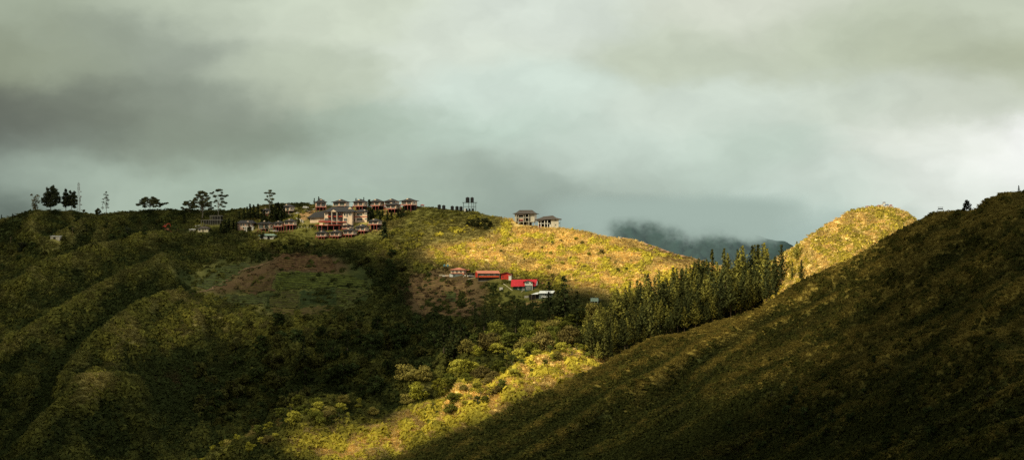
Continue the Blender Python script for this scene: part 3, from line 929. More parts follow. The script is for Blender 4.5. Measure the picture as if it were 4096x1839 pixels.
def crown_mesh(name, C, Nn, S, asp, colr):
    V = rot_quads(C, Nn, S, S * asp)
    n = len(C)
    me = bpy.data.meshes.new(name)
    me.vertices.add(n * 4); me.vertices.foreach_set('co', np.ascontiguousarray(V, np.float32).ravel())
    me.loops.add(n * 4); me.loops.foreach_set('vertex_index', np.arange(n * 4, dtype=np.int32))
    me.polygons.add(n); me.polygons.foreach_set('loop_start', np.arange(n, dtype=np.int32) * 4)
    at = me.attributes.new('Col', 'FLOAT_COLOR', 'FACE')
    at.data.foreach_set('color', np.concatenate([colr, np.ones((n, 1))], 1).astype(np.float32).ravel())
    me.update(calc_edges=True); me.materials.append(M_CROWN)
    return me


def trunk_mesh(mb, m):
    me = bpy.data.meshes.new('trunk'); me.from_pydata(mb.v, [], mb.f); me.update(); me.materials.append(m)
    return me


def pine_tree(H, R, base, seed, col=(.125, .120, .030), power=1.25, up=.35, dens=1.0, tips=1.5):
    """whorled conifer: H tall, R widest reach, foliage starting at fraction base"""
    r = np.random.default_rng(seed)
    C = []; Nn = []; S = []; K = []
    nw = int(H * 1.55 * dens)
    sx, sy = r.normal(size=2) * .012 * H
    for i in range(nw):
        t = base + (1 - base) * (i + r.random() * .6) / nw
        rad = R * (max(0.0, 1 - ((t - base) / (1 - base)) ** power) ** .85) * (.72 + .42 * r.random()) + .16
        if t - base < .12:
            rad *= .55 + 3.5 * (t - base)
        nb = max(3, int(6 * dens * (.5 + .5 * rad / R)))
        a0 = r.random() * 6.28
        for b in range(nb):
            if r.random() < .13:
                continue
            a = a0 + 6.283 * b / nb + r.normal() * .25
            ln = rad * (.65 + .5 * r.random())
            tone = .62 + .75 * r.random()
            k = max(2, int(ln / .62))
            for j in range(k):
                f = (j + .8) / k
                z = t * H + up * ln * f * f - .12 * ln * f + r.normal() * .12
                C.append((math.cos(a) * ln * f + sx * t + r.normal() * .12, math.sin(a) * ln * f + sy * t + r.normal() * .12, z))
                n = np.array((math.cos(a) * .75, math.sin(a) * .75, .5)) + r.normal(size=3) * .45
                Nn.append(n / np.linalg.norm(n)); S.append((.26 + .17 * r.random()) * (1.15 if f < .7 else .85))
                K.append(np.array(col) * tone * (.8 + .5 * f))
    C.append((sx, sy, H)); Nn.append((1, 0, 0)); S.append(.18); K.append(np.array(col))
    me = crown_mesh('crown', np.array(C), np.array(Nn), np.array(S), tips, np.array(K))
    mb = MB(); tri_tube(mb, [(0, 0, -1.0), (sx * .4, sy * .4, H * .4), (sx * .97, sy * .97, H * .97)], .016 * H, .02)
    return trunk_mesh(mb, M_BARK), me


def leafy_tree(H, clumps, seed, col, leaf=.34, nleaf=46, tone=.5, bark=None, r0=None, forks=True, fill=.55):
    """clumps: list of (x, y, z, rx, rz); a trunk with a limb to each clump and leaves gathered in the clumps"""
    r = np.random.default_rng(seed)
    C = []; Nn = []; S = []; K = []
    mb = MB()
    r0 = r0 or .017 * H
    zt = H * .42
    tri_tube(mb, [(0, 0, -1.0), (r.normal() * .02 * H, r.normal() * .02 * H, H * .22), (r.normal() * .03 * H, r.normal() * .03 * H, zt), (r.normal() * .03 * H, 0, H * .8)], r0, r0 * .3, 6)
    for (x, y, z, rx, rz) in clumps:
        if forks:
            zf = min(z - .3, zt * (.55 + .6 * r.random()))
            tri_tube(mb, [(0, 0, zf), (x * .45 + r.normal() * .2, y * .45, zf + (z - zf) * .55), (x, y, z - rz * .3)], r0 * .42, r0 * .10, 4)
        n = int(nleaf * max(.6, (rx / 1.3) ** 1.5))
        d = r.normal(size=(n, 3)); d[:, 2] = d[:, 2] * .9 + .18
        d /= np.linalg.norm(d, axis=1, keepdims=True)
        rr = (fill + (1 - fill) * r.random(n)) * (.85 + .3 * r.random(n))
        C.append(np.array((x, y, z)) + d * rr[:, None] * np.array((rx, rx, rz)))
        nn = d * np.array((1, 1, rx / max(rz, .1) * .6)) + r.normal(size=(n, 3)) * .5 + np.array((0, 0, .25))
        Nn.append(nn / np.linalg.norm(nn, axis=1, keepdims=True))
        S.append(leaf * (.7 + .6 * r.random(n)))
        K.append(np.array(col)[None, :] * (1 - tone / 2 + tone * r.random()) * (.75 + .5 * r.random((n, 1))))
    me = crown_mesh('crown', np.concatenate(C), np.concatenate(Nn), np.concatenate(S), 1.35, np.concatenate(K))
    return trunk_mesh(mb, bark or M_BARK), me


def round_clumps(H, R, base, n, seed, flat=.8):
    r = np.random.default_rng(seed); out = []
    for i in range(n):
        z = base + (1 - base) * (.08 + .84 * r.random())
        f = (z - base) / (1 - base)
        rad = R * math.sqrt(max(.05, 1 - (2 * f - .85) ** 2 * .8)) * math.sqrt(r.random()) * .85
        a = r.random() * 6.28
        c = R * (.30 + .22 * r.random())
        out.append((rad * math.cos(a), rad * math.sin(a), z * H - c * .3, c, c * flat))
    return out


def umbrella_clumps(H, R, seed, n=16, depth=.35, low=.62, size=.24, flat=.42):
    r = np.random.default_rng(seed); out = []
    for i in range(int(n * 1.5)):
        rad = R * (.12 + .88 * math.sqrt(r.random())); a = i * 2.4 + r.normal() * .3
        z = H * (1 - depth * (rad / R) ** 2 * (.75 + .5 * r.random())) - H * .07
        if r.random() < .25:
            z -= H * .16 * r.random(); rad *= .8
        c = R * size * (.7 + .65 * r.random())
        out.append((rad * math.cos(a), rad * math.sin(a), z, c, c * flat * (.8 + .5 * r.random())))
    return out


def plant_tree(name, label, cat, meshes, loc, scale=1.0, rz=None, group=None, sz=1.0):
    o = thing(name, label, cat, loc, rz if rz is not None else random.random() * 6.28, group)
    o.scale = (scale, scale, scale * sz)
    if 'pine' in name:
        o.rotation_euler = (random.gauss(0, .022), random.gauss(0, .022), o.rotation_euler[2])
    t = link('trunk', meshes[0], None, o); c = link('crown', meshes[1], None, o)
    return o


def ground_A(u, v):
    return tuple(HA.pos(np.array([float(u)]), np.array([float(v)]))[0])


def ground_B(u, v):
    return tuple(HB.pos(np.array([float(u)]), np.array([float(v)]))[0])


def ground_C(u, v):
    return tuple(HC.pos(np.array([float(u)]), np.array([float(v)]))[0])


def front_hill(u, v):
    """the hill whose ground is nearer at that spot, right of the grove"""
    if u < 2990:
        return HA
    q = (np.array([float(u)]), np.array([float(v)]))
    return HC if HC.depth(*q)[0] < HA.depth(*q)[0] else HA


def mpp(hill, u, v):
    """metres per photo pixel at that spot of ground"""
    return float(hill.depth(np.array([float(u)]), np.array([float(v)]))[0]) / FPX


def trees():
    # ---- pine grove
    pines = [pine_tree(18, 4.4 + .6 * (k % 3), .14 + .05 * (k % 4), 200 + k, power=.78 + .16 * (k % 4), col=[(.095, .098, .028), (.042, .050, .020), (.165, .158, .036), (.060, .068, .023)][k % 4], dens=1.12) for k in range(12)]
    poly = [(2325, 1440), (2350, 1395), (2450, 1325), (2560, 1245), (2690, 1195), (2800, 1160), (2900, 1148), (3060, 1150), (3118, 1170), (3110, 1205), (3040, 1245), (2900, 1300), (2780, 1330), (2620, 1365), (2480, 1435), (2400, 1485)]
    pts = []; tries = 0
    while len(pts) < 235 and tries < 30000:
        tries += 1
        u = random.uniform(2320, 3125); v = random.uniform(1145, 1490)
        if not inpoly(np.array([u]), np.array([v]), poly)[0]:
            continue
        if any(((u - a) / 18) ** 2 + ((v - b) / 9) ** 2 < 1 for a, b in pts):
            continue
        pts.append((u, v))
    for (u, v) in pts:
        env = v - np.interp(u, [2330, 2420, 2580, 2700, 2780, 2850, 2930, 2975, 3040, 3080, 3120], [1255, 1190, 1090, 1066, 1030, 988, 972, 952, 950, 1000, 1050])
        backv = np.interp(u, [2325, 2350, 2450, 2560, 2690, 2800, 2900, 3060, 3120], [1440, 1395, 1325, 1245, 1195, 1160, 1148, 1158, 1185])
        if v < backv + 24:
            px = env * random.uniform(.66, 1.0)
        else:
            px = min(env * .95, random.choice((random.uniform(70, 110), random.uniform(95, 140), random.uniform(125, 178))))
        px = max(px, 60)
        Hh = front_hill(u, v)
        H = px * mpp(Hh, u, v)
        plant_tree('pine_tree', 'slender dark green pine tree packed in the dense grove beside the golden slope', 'pine tree', pines[random.randrange(12)],
                   ground_A(u, v) if Hh is HA else ground_C(u, v), H / 18, None, 'pine trees of the dense grove', 1.0)
    for (u, v, top, k, lab) in [(3125, 1150, 984, 1, 'lone tall pine with bare lower trunk, just right of the dense grove'),
                                (3190, 1056, 965, 2, 'pine with feathery top standing against the golden hilltop flank'),
                                (3168, 1128, 1045, 4, 'short bushy pine below the feathery pine, right of the grove'),
                                (3206, 1135, 1040, 5, 'broad shaded pine at the foot of the golden hilltop'),
                                (3095, 1180, 1052, 6, 'dark pine at the right end of the grove beside the lone tall pine'),
                                (3072, 1200, 1030, 1, 'tall dark pine second from the right end of the grove'),
                                (3104, 1205, 1085, 5, 'low broad pine tucked under the right end of the grove')]:
        Hh = front_hill(u, v)
        p = ground_A(u, v) if Hh is HA else ground_C(u, v)
        H = (v - top) * mpp(Hh, u, v)
        plant_tree('pine_tree', lab, 'pine tree', pines[k], p, H / 18, None, None, 1.0)
    # ---- dark pines above the valley
    dk = [pine_tree(18, 2.9 + .4 * (k % 3), .22, 300 + k, (.030, .038, .014), 1.3, .3, .95) for k in range(5)]
    for i, (u, v, top, w, lab) in enumerate([
            (1900, 1330, 1222, 1.0, 'left one of three dark pointed pines below the brown farm plot'),
            (1936, 1336, 1228, 1.05, 'middle one of three dark pointed pines below the brown farm plot'),
            (1968, 1340, 1226, 1.0, 'right one of three dark pointed pines below the brown farm plot'),
            (2062, 1342, 1228, .9, 'dark narrow pine below the slope of the red roofed green house'),
            (2084, 1345, 1248, 1.2, 'shorter dark pine pressed against the right of a narrow pine'),
            (2200, 1330, 1147, .85, 'tall dark pine standing in front of the white roofed shed'),
            (2262, 1335, 1128, 1.15, 'tallest dark pine right of the white roofed shed'),
            (2232, 1335, 1185, 1.1, 'mid height dark pine between the two tall ones by the shed'),
            (2306, 1325, 1180, 1.35, 'broad dark pine left of the pale green container hut'),
            (1812, 1452, 1275, 1.1, 'dark pine with pale bare trunk deep in the shaded valley'),
            (1846, 1458, 1292, 1.0, 'dark pine with bare trunk just left of the sunlit slender tree'),
            (1776, 1448, 1300, 1.0, 'dark pine on the left of the bare trunked valley pines'),
            (1216, 1490, 1352, 1.1, 'solitary black green pine in the shaded lower left valley'),
            (1390, 1440, 1330, 1.1, 'dim pine in the valley scrub below the farm terraces'),
            (3330, 1690, 1600, 1.0, 'small dark conifer alone on the shaded near hillside')]):
        Hh = HB if u > 3000 else HA
        p = ground_B(u, v) if u > 3000 else ground_A(u, v)
        H = (v - top) * mpp(Hh, u, v)
        o = plant_tree('pine_tree', lab, 'pine tree', dk[i % 5], p, H / 18 * w * 1.35, None, None, 1 / w / 1.35)
    # ---- village conifers
    sp = [pine_tree(9, 1.5 + .2 * (k % 3), .06, 400 + k, (.022, .029, .012), 1.05, .18, 1.25, 1.3) for k in range(5)]
    vill = [(957, 885, 850, 1), (975, 884, 838, 1), (988, 880, 830, 1), (1000, 880, 819, 1), (1014, 882, 822, 1), (1031, 880, 817, 1), (1047, 884, 838, 1.1), (1058, 884, 842, 1),
            (1087, 884, 818, 1.1), (1102, 883, 812, 1.1), (1114, 880, 808, 1.1), (1126, 882, 812, 1.1), (1136, 884, 832, 1.2), (1149, 880, 836, 1.1), (1098, 890, 850, 1.2), (1120, 888, 846, 1.2),
            (1257, 820, 792, 1), (1275, 819, 786, .9), (1296, 822, 799, 1), (1424, 826, 792, .8), (1455, 828, 788, .6),
            (1477, 884, 797, .8), (1490, 876, 834, 1.2), (1510, 878, 834, 1.2), (1530, 876, 842, 1.1), (1519, 884, 842, 1.1), (1549, 890, 842, 1), (1566, 884, 842, 1.1), (1592, 872, 832, 1.2), (1614, 867, 824, 1.2), (1603, 875, 838, 1.1),
            (1386, 886, 860, .9), (1403, 894, 864, 1.1), (1194, 898, 864, 1), (996, 934, 900, 1.1), (1056, 924, 868, 1.2), (1068, 926, 874, 1.2), (1046, 922, 880, 1.2),
            (934, 926, 890, 1.4), (916, 940, 888, 1.4), (900, 950, 892, 1.5), (884, 948, 904, 1.4), (946, 934, 896, 1.2)]
    for i, (u, v, top, w) in enumerate(vill):
        H = (v - top) * mpp(HA, u, v)
        plant_tree('spruce_tree', 'small dark spruce planted among the dark roofed village houses', 'spruce tree', sp[i % 5], ground_A(u, v), H / 9 * w * 1.3, None, 'dark spruces among the village houses', 1 / w / 1.3)
    H = 74 * mpp(HA, 1538, 958)
    plant_tree('spruce_tree', 'broad dark spruce standing in the meadow below the village', 'spruce tree', sp[1], ground_A(1538, 960), H / 9 * 2.0, 0, None, 1 / 2.0)
    for (u, v, top, lab) in [(50, 876, 855, 'tiny dark spruce on the bare skyline at far left'), (6, 888, 864, 'tiny dark spruce cut by the left edge of the skyline'),
                             (737, 900, 846, 'thin dark spruce on the scrubby slope left of the eucalypts'), (346, 932, 898, 'dark spruce below the telecom mast hill'),
                             (4075, 772, 742, 'small spruce on the crest of the dark hillside at far right')]:
        Hh = HB if u > 3000 else HA
        p = ground_B(u, v) if u > 3000 else ground_A(u, v)
        plant_tree('spruce_tree', lab, 'spruce tree', sp[2], p, (v - top) * mpp(Hh, u, v) / 9 * 1.15, None, None, .9)
    # ---- skyline trees
    GR = (.060, .064, .028)

    def sky_tree(name, lab, u, v, top, gen, sz=1.0):
        m_ = mpp(HA, u, v); H = (v - top) * m_
        return plant_tree(name, lab, 'tree', gen(H, m_), ground_A(u, v), 1.0, 0.0)
    DK = (.030, .037, .019)
    def lobes(H, m_, L, seed, n=120):
        return leafy_tree(H, [(x * m_, random.uniform(-8, 8) * m_, z * m_, r_ * m_, r_ * m_ * f) for x, z, r_, f in L + [(q[0] * .6, q[1] * .92 + 4, q[2] * .95, 1.0) for q in L]], seed, DK, .29, n, .6, fill=.25)
    def big(H, m_): return lobes(H, m_, [(-30, 38, 12, .8), (-20, 52, 14, .9), (-34, 48, 7, .8), (-8, 40, 15, .8), (-14, 74, 9, 1.3), (-16, 88, 6, 1.5), (-4, 66, 14, .9), (4, 90, 10, 1.1), (8, 98, 6, 1), (16, 82, 11, 1), (24, 68, 12, .9), (30, 52, 12, .9),
                                         (14, 54, 15, .9), (30, 36, 10, .8), (16, 28, 12, .7), (-10, 20, 10, .7), (-26, 24, 9, .7), (34, 44, 7, .8), (6, 22, 10, .6), (-24, 66, 9, .9)], 501)
    sky_tree('broadleaf_tree', 'largest dense dark tree on the left skyline', 204, 843, 737, big)
    def big2(H, m_): return lobes(H, m_, [(0, 80, 6, 1.6), (-4, 66, 9, 1), (6, 64, 8, 1), (-10, 50, 10, .9), (8, 48, 11, .9), (0, 36, 13, .8), (-12, 30, 8, .8), (12, 28, 9, .8), (-2, 20, 11, .7)], 502)
    sky_tree('broadleaf_tree', 'dense dark tree with a pointed top, right of the largest dark tree', 263, 842, 752, big2)
    def big3(H, m_): return lobes(H, m_, [(-5, 74, 6, 1.5), (12, 72, 7, 1.4), (4, 60, 9, 1), (-8, 56, 9, 1), (16, 56, 9, 1), (-12, 42, 10, .9), (2, 42, 12, .9), (18, 40, 10, .9), (-8, 26, 10, .8), (10, 26, 11, .8), (20, 28, 7, .8), (-14, 30, 7, .8), (14, 14, 8, .7)], 503)
    sky_tree('broadleaf_tree', 'dark twin topped tree beside the telecom mast', 286, 843, 758, big3)
    def pale(H, m_): return leafy_tree(H, round_clumps(H, 20 * m_, .08, 14, 504, 1.1) + [(-16 * m_, 0, H * .92, 7 * m_, 5 * m_)], 504, (.10, .085, .035), .30, 30, .5, M_PALEBARK)
    sky_tree('broadleaf_tree', 'thin pale brownish tree left of the large dark skyline trees', 142, 845, 776, pale)
    def slim(H, m_):
        cl = [(0, 0, H * .96, 6 * m_, 5 * m_), (-6 * m_, 0, H * .86, 6 * m_, 5 * m_), (6 * m_, 0, H * .84, 7 * m_, 5 * m_), (2 * m_, 0, H * .73, 9 * m_, 6 * m_), (-9 * m_, 0, H * .68, 7 * m_, 6 * m_), (7 * m_, 0, H * .62, 8 * m_, 5 * m_),
              (-12 * m_, 0, H * .5, 7 * m_, 8 * m_), (5 * m_, 0, H * .46, 8 * m_, 7 * m_), (-14 * m_, 0, H * .32, 6 * m_, 9 * m_), (8 * m_, 0, H * .32, 6 * m_, 5 * m_)]
        return leafy_tree(H, cl, 505, (.07, .065, .03), .27, 26, .5, M_PALEBARK, .012 * H)
    sky_tree('eucalyptus_tree', 'thin wispy tall tree alone on the left skyline', 424, 860, 767, slim)
    def ump(H, m_): return leafy_tree(H, umbrella_clumps(H, 52 * m_, 506, 34, .62, .4, .16, .5) + [(50 * m_, 0, H * .46, 11 * m_, 5 * m_), (61 * m_, 0, H * .50, 10 * m_, 4 * m_), (69 * m_, 0, H * .53, 7 * m_, 3 * m_), (-47 * m_, 0, H * .42, 12 * m_, 6 * m_)], 506, GR, .22, 120)
    sky_tree('umbrella_tree', 'wide low umbrella shaped tree on the skyline with a branch reaching right', 600, 844, 784, ump)
    def ump2(H, m_): return leafy_tree(H, umbrella_clumps(H, 36 * m_, 507, 24, .7, .4, .19, .55), 507, GR, .22, 120)
    sky_tree('umbrella_tree', 'low spreading tree leaning left of the large eucalypt', 757, 852, 798, ump2)
    def euc(H, m_): return leafy_tree(H, umbrella_clumps(H, 42 * m_, 508, 46, .52, .5, .15, .62) + [(-4 * m_, 0, H * .55, 14 * m_, 7 * m_), (28 * m_, 0, H * .45, 14 * m_, 7 * m_), (6 * m_, 0, H * .46, 12 * m_, 7 * m_), (34 * m_, 0, H * .36, 9 * m_, 5 * m_)], 508, GR, .21, 120, .5, M_PALEBARK)
    sky_tree('eucalyptus_tree', 'large dome crowned eucalypt on the skyline above the grey concrete shell', 808, 884, 762, euc)
    def euc2(H, m_):
        cl = [(4 * m_, 0, H * .955, 15 * m_, 5.5 * m_), (-4 * m_, 0, H * .93, 10 * m_, 5 * m_), (14 * m_, 0, H * .86, 6 * m_, 5 * m_), (-28 * m_, 0, H * .84, 9 * m_, 4 * m_), (-20 * m_, 0, H * .88, 4 * m_, 3 * m_),
              (-14 * m_, 0, H * .74, 10 * m_, 6 * m_), (10 * m_, 0, H * .76, 12 * m_, 6 * m_), (26 * m_, 0, H * .74, 10 * m_, 5 * m_), (36 * m_, 0, H * .77, 7 * m_, 3.5 * m_), (14 * m_, 0, H * .65, 9 * m_, 6 * m_),
              (-10 * m_, 0, H * .58, 8 * m_, 5 * m_), (18 * m_, 0, H * .54, 10 * m_, 6 * m_), (-16 * m_, 0, H * .53, 5 * m_, 3 * m_), (30 * m_, 0, H * .5, 8 * m_, 5 * m_), (10 * m_, 0, H * .44, 8 * m_, 5 * m_), (22 * m_, 0, H * .38, 9 * m_, 4 * m_), (-12 * m_, 0, H * .40, 5 * m_, 3 * m_)]
        return leafy_tree(H, cl, 509, GR, .20, 130, .5, M_PALEBARK, .012 * H)
    sky_tree('eucalyptus_tree', 'open crowned eucalypt with layered flat clumps, right of the dome crowned one', 873, 876, 761, euc2)
    def euc3(H, m_):
        cl = [(2 * m_, 0, H * .95, 9 * m_, 5 * m_), (-14 * m_, 0, H * .86, 9 * m_, 4 * m_), (0, 0, H * .86, 9 * m_, 5 * m_), (16 * m_, 0, H * .83, 10 * m_, 5 * m_), (5 * m_, 0, H * .74, 9 * m_, 5 * m_), (-9 * m_, 0, H * .72, 5 * m_, 4 * m_),
              (-13 * m_, 0, H * .58, 9 * m_, 4.5 * m_), (11 * m_, 0, H * .60, 10 * m_, 6 * m_), (-4 * m_, 0, H * .52, 5 * m_, 4 * m_), (7 * m_, 0, H * .47, 8 * m_, 6 * m_)]
        return leafy_tree(H, cl, 510, GR, .20, 130, .5, M_PALEBARK, .014 * H)
    sky_tree('eucalyptus_tree', 'slim eucalypt with tufted crown rising above the village roofs', 1078, 856, 760, euc3)
    def rnd(seed, R, base=.05, n=12, col=GR, leaf=.32):
        return lambda H, m_: leafy_tree(H, round_clumps(H, R * m_, base, n, seed, .8), seed, col, leaf, 40)
    sky_tree('shrub', 'dark leafy shrub on the skyline left of the wispy tall tree', 390, 858, 832, rnd(520, 15))
    sky_tree('shrub', 'small round bush at the foot of the telecom mast', 335, 849, 837, rnd(521, 6, .05, 7))
    sky_tree('shrub', 'dark round bush standing alone on the slope below the skyline', 509, 970, 926, rnd(522, 16, .03, 14, DK))
    sky_tree('shrub', 'black green bushy tree left of the white tin shed', 86, 1004, 958, rnd(523, 24, .03, 18, DK))
    sky_tree('shrub', 'dark shrub in front of the green roofed house', 1052, 960, 936, rnd(524, 13, .03, 10, DK))
    sky_tree('shrub', 'left one of the dark shrub pair below the lodge terrace', 1241, 914, 899, rnd(525, 5, .03, 6, DK, .2))
    sky_tree('shrub', 'right one of the dark shrub pair below the lodge terrace', 1249, 914, 900, rnd(526, 5, .03, 6, DK, .2))
    for k, (u, v, top, R) in enumerate([(1880, 908, 880, 16), (1905, 914, 876, 20), (1938, 920, 874, 22), (1962, 910, 888, 10)]):
        sky_tree('bush', ['dark low bush at the left of the clump on the grassy shoulder', 'dark bush in the clump on the grassy shoulder, second from left',
                          'tallest dark bush of the clump below the water tanks', 'small dark bush at the right of the clump below the water tanks'][k], u, v, top, rnd(530 + k, R, .02, 12, (.032, .036, .014)))
    # dark round bush on the near skyline
    u, v = 3867, 845; m_ = mpp(HB, u, v); H = 45 * m_
    cl = [(x * m_, 0, H * z, r_ * m_, r_ * m_ * 1.0) for x, z, r_ in ((-8, .25, 11), (8, .25, 11), (0, .45, 13), (-6, .55, 11), (8, .55, 11), (1, .75, 11), (0, .88, 7), (-14, .15, 6), (14, .15, 6))]
    plant_tree('bush', 'black egg shaped bush standing on the crest of the dark hillside', 'bush', leafy_tree(H, cl, 540, (.015, .018, .010), .2, 90, .3), ground_B(u, v), 1, 0)

    # ---- valley broadleaf trees
    lit = [leafy_tree(8, round_clumps(8, 2.7 + .7 * (k % 4), .15 + .06 * (k % 3), 18 + 4 * (k % 4), 600 + k, .62), 600 + k, [(.24, .235, .04), (.13, .145, .03), (.33, .31, .05), (.22, .19, .05), (.10, .12, .03), (.29, .28, .04), (.18, .19, .035), (.20, .165, .055)][k], .24, 52, .8, M_PALEBARK) for k in range(8)]  # brighter leaf colours paint sunlight into these trees
    umb = [leafy_tree(8, umbrella_clumps(8, 2.7, 620 + k, 14, .35), 620 + k, (.28, .26, .04), .24, 48, .6, M_PALEBARK) for k in range(3)]
    drk = [leafy_tree(8, round_clumps(8, 3.2 + .4 * (k % 3), .12, 16, 640 + k, .75), 640 + k, (.040, .055, .018) if k % 2 else (.060, .062, .018), .32, 48, .7) for k in range(6)]  # darker leaf colours for the same trees standing in shade

    def fill(poly, n, du, dv, kinds, hmin, hmax, name, lab, grp, hill=HA):
        xs = [q[0] for q in poly]; ys = [q[1] for q in poly]; got = []; tr_ = 0
        while len(got) < n and tr_ < 20000:
            tr_ += 1
            u = random.uniform(min(xs), max(xs)); v = random.uniform(min(ys), max(ys))
            if not inpoly(np.array([u]), np.array([v]), poly)[0] or any(((u - a) / du) ** 2 + ((v - b) / dv) ** 2 < 1 for a, b in got):
                continue
            got.append((u, v))
            H = random.uniform(hmin, hmax)
            p = tuple(hill.pos(np.array([u]), np.array([v]))[0])
            plant_tree(name, lab, 'tree', random.choice(kinds), p, H / 8, None, grp, random.uniform(.8, 1.1))
    fill([(2380, 1300), (2290, 1440), (1960, 1580), (1620, 1640), (1560, 1590), (1820, 1490), (1960, 1400), (2130, 1345), (2330, 1290)], 54, 34, 22, lit, 5, 12, 'broadleaf_tree',
         'yellow green broadleaf tree in the half lit wood above the bright valley strip', 'broadleaf trees of the half lit wood')
    fill([(2470, 1420), (2300, 1520), (2000, 1650), (1750, 1735), (1650, 1710), (1950, 1590), (2200, 1500), (2400, 1420)], 44, 30, 18, lit + umb, 2.6, 7.0, 'broadleaf_tree',
         'small leafy tree in the brightly sunlit valley strip', 'small trees of the sunlit valley strip')
    fill([(760, 1850), (900, 1760), (1150, 1700), (1400, 1660), (1560, 1650), (1400, 1740), (1150, 1830), (1000, 1880)], 48, 34, 22, lit, 3.5, 8.5, 'broadleaf_tree',
         'rounded broadleaf tree at the lower end of the sunlit valley', 'broadleaf trees at the lower end of the sunlit valley')
    fill([(1000, 1330), (1600, 1300), (1700, 1330), (2000, 1350), (1850, 1480), (1600, 1580), (1250, 1690), (900, 1740), (700, 1640), (850, 1450)], 110, 40, 26, drk, 4.5, 12, 'broadleaf_tree',
         'dark broadleaf tree in the shaded valley wood', 'dark broadleaf trees of the shaded valley wood')
    fill([(1420, 1060), (1560, 1010), (1640, 1100), (1600, 1190), (1520, 1180)], 14, 34, 20, drk, 4, 7, 'broadleaf_tree',
         'dark leafy tree on the slope between the farm terraces and the red houses', 'leafy trees beside the farm terraces')
    fill([(1010, 985), (1260, 985), (1270, 1010), (1010, 1012)], 9, 24, 8, drk, 3.2, 5, 'broadleaf_tree',
         'low dark tree in the hedge along the top of the farm terraces', 'hedge trees above the farm terraces')
    fill([(0, 930), (700, 890), (720, 1000), (100, 1130), (0, 1130)], 34, 60, 24, drk, 3, 5.5, 'shrub',
         'dark rounded shrub scattered on the shaded left slope', 'dark shrubs scattered on the left slope')
    fill([(1960, 980), (2300, 960), (2620, 1030), (2560, 1180), (2280, 1140), (2050, 1060)], 34, 40, 14, lit, 1.2, 3.2, 'shrub',
         'leafy little shrub dotted on the golden slope', 'little shrubs dotted on the golden slope')
    fill([(3000, 1660), (3500, 1450), (4050, 1520), (4090, 1850), (2800, 1860)], 62, 50, 30, drk, 2.5, 5.5, 'broadleaf_tree',
         'dim small tree in the scrub of the dark near hillside', 'small trees on the dark near hillside', HB)
# ================================================================== BUILDINGS
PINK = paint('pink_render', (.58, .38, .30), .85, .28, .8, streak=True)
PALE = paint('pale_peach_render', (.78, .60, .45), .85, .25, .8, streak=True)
CREAM = paint('cream_render', (.68, .62, .44), .85, .25, .8, streak=True)
GREYW = paint('weathered_white_wall', (.50, .47, .40), .85, .35, .6, streak=True)
SHING = paint('dark_shingles', (.040, .040, .042), .85, .35, 1.6)
SHING2 = paint('brown_shingles', (.085, .072, .062), .85, .35, 1.2)
DECKRED = paint('red_deck_paint', (.42, .075, .050), .6, .3, 1.5)
POSTRED = paint('dull_red_posts', (.27, .065, .065), .7, .3, 1.5)
WHITE = paint('white_paint', (.72, .71, .66), .6, .18, 1.5)
PANE = paint('window_glass', (.045, .065, .062), .15, .3, .7)
DARKV = paint('shade_black', (.018, .016, .014), .9, .3, 1)  # near black painted for shade in openings, recesses and under floors
CONC = paint('bare_concrete', (.17, .165, .15), .9, .35, 1)
ORANGE = paint('orange_tin_roof', (.62, .22, .13), .55, .34, 1.4, streak=True)
REDROOF = paint('bright_red_roof', (.58, .030, .040), .5, .38, 1.3, streak=True)
REDWALL = paint('red_wall', (.55, .045, .028), .7, .22, 1)
ORED = paint('orange_red_wall', (.62, .10, .035), .7, .22, 1)
GREENW = paint('dark_green_boards', (.030, .075, .060), .75, .3, 1.5, streak=True)
TINW = paint('white_tin_roof', (.74, .78, .76), .4, .15, .8)
TINW2 = paint('dull_white_roof', (.42, .42, .38), .6, .3, 1)
GGREY = paint('grey_green_sheeting', (.17, .21, .20), .75, .35, 1.4, streak=True)
AQUA = paint('pale_green_sheeting', (.36, .50, .44), .6, .3, 1.6, streak=True)
PALEGREENROOF = paint('pale_green_roof', (.28, .40, .31), .6, .25, 1)
BLACKP = paint('black_plastic', (.016, .018, .019), .55, .3, 1.5)
BLUEP = paint('blue_plastic', (.10, .25, .31), .5, .25, 2)
STEELG = paint('green_grey_steel', (.045, .055, .05), .6, .3, 2)
GALV = paint('galvanised_steel', (.30, .31, .30), .5, .25, 2)
WOODP = paint('weathered_wood', (.22, .16, .10), .85, .35, 2)
TYRE = paint('tyre_rubber', (.015, .015, .015), .9, .2, 3)
CHROME = paint('silver_car_paint', (.42, .44, .44), .3, .1, 1, .3)


def window(parent, face, at, a0, a1, z0, z1, nm=2, frame=WHITE, pane=PANE, fr=.10, hz=False, name='window'):
    """window on a wall plane; face 'front' (y=at, looking -y) or 'right' (x=at, looking +x)"""
    def bx(m, p0, p1, q0, q1, out0, out1):
        if face == 'front': m.box(p0, p1, at - out1, at - out0, q0, q1)
        else: m.box(at + out0, at + out1, p0, p1, q0, q1)
    m = MB()
    bx(m, a0 - fr, a0, z0 - fr, z1 + fr, .003, .09); bx(m, a1, a1 + fr, z0 - fr, z1 + fr, .003, .09)
    bx(m, a0, a1, z1, z1 + fr, .003, .09); bx(m, a0, a1, z0 - fr, z0, .003, .09)
    for i in range(1, nm):
        c = a0 + (a1 - a0) * i / nm
        bx(m, c - fr * .38, c + fr * .38, z0, z1, .003, .08)
    if hz:
        c = z0 + (z1 - z0) * .62
        m2 = c
        for i in range(nm):
            b0 = a0 + (a1 - a0) * i / nm + fr * .4; b1 = a0 + (a1 - a0) * (i + 1) / nm - fr * .4
            bx(m, b0, b1, m2 - fr * .3, m2 + fr * .3, .003, .07)
    w = m.build(name, frame, parent)
    p = MB(); bx(p, a0, a1, z0, z1, .005, .035); p.build('pane', pane, w)
    return w


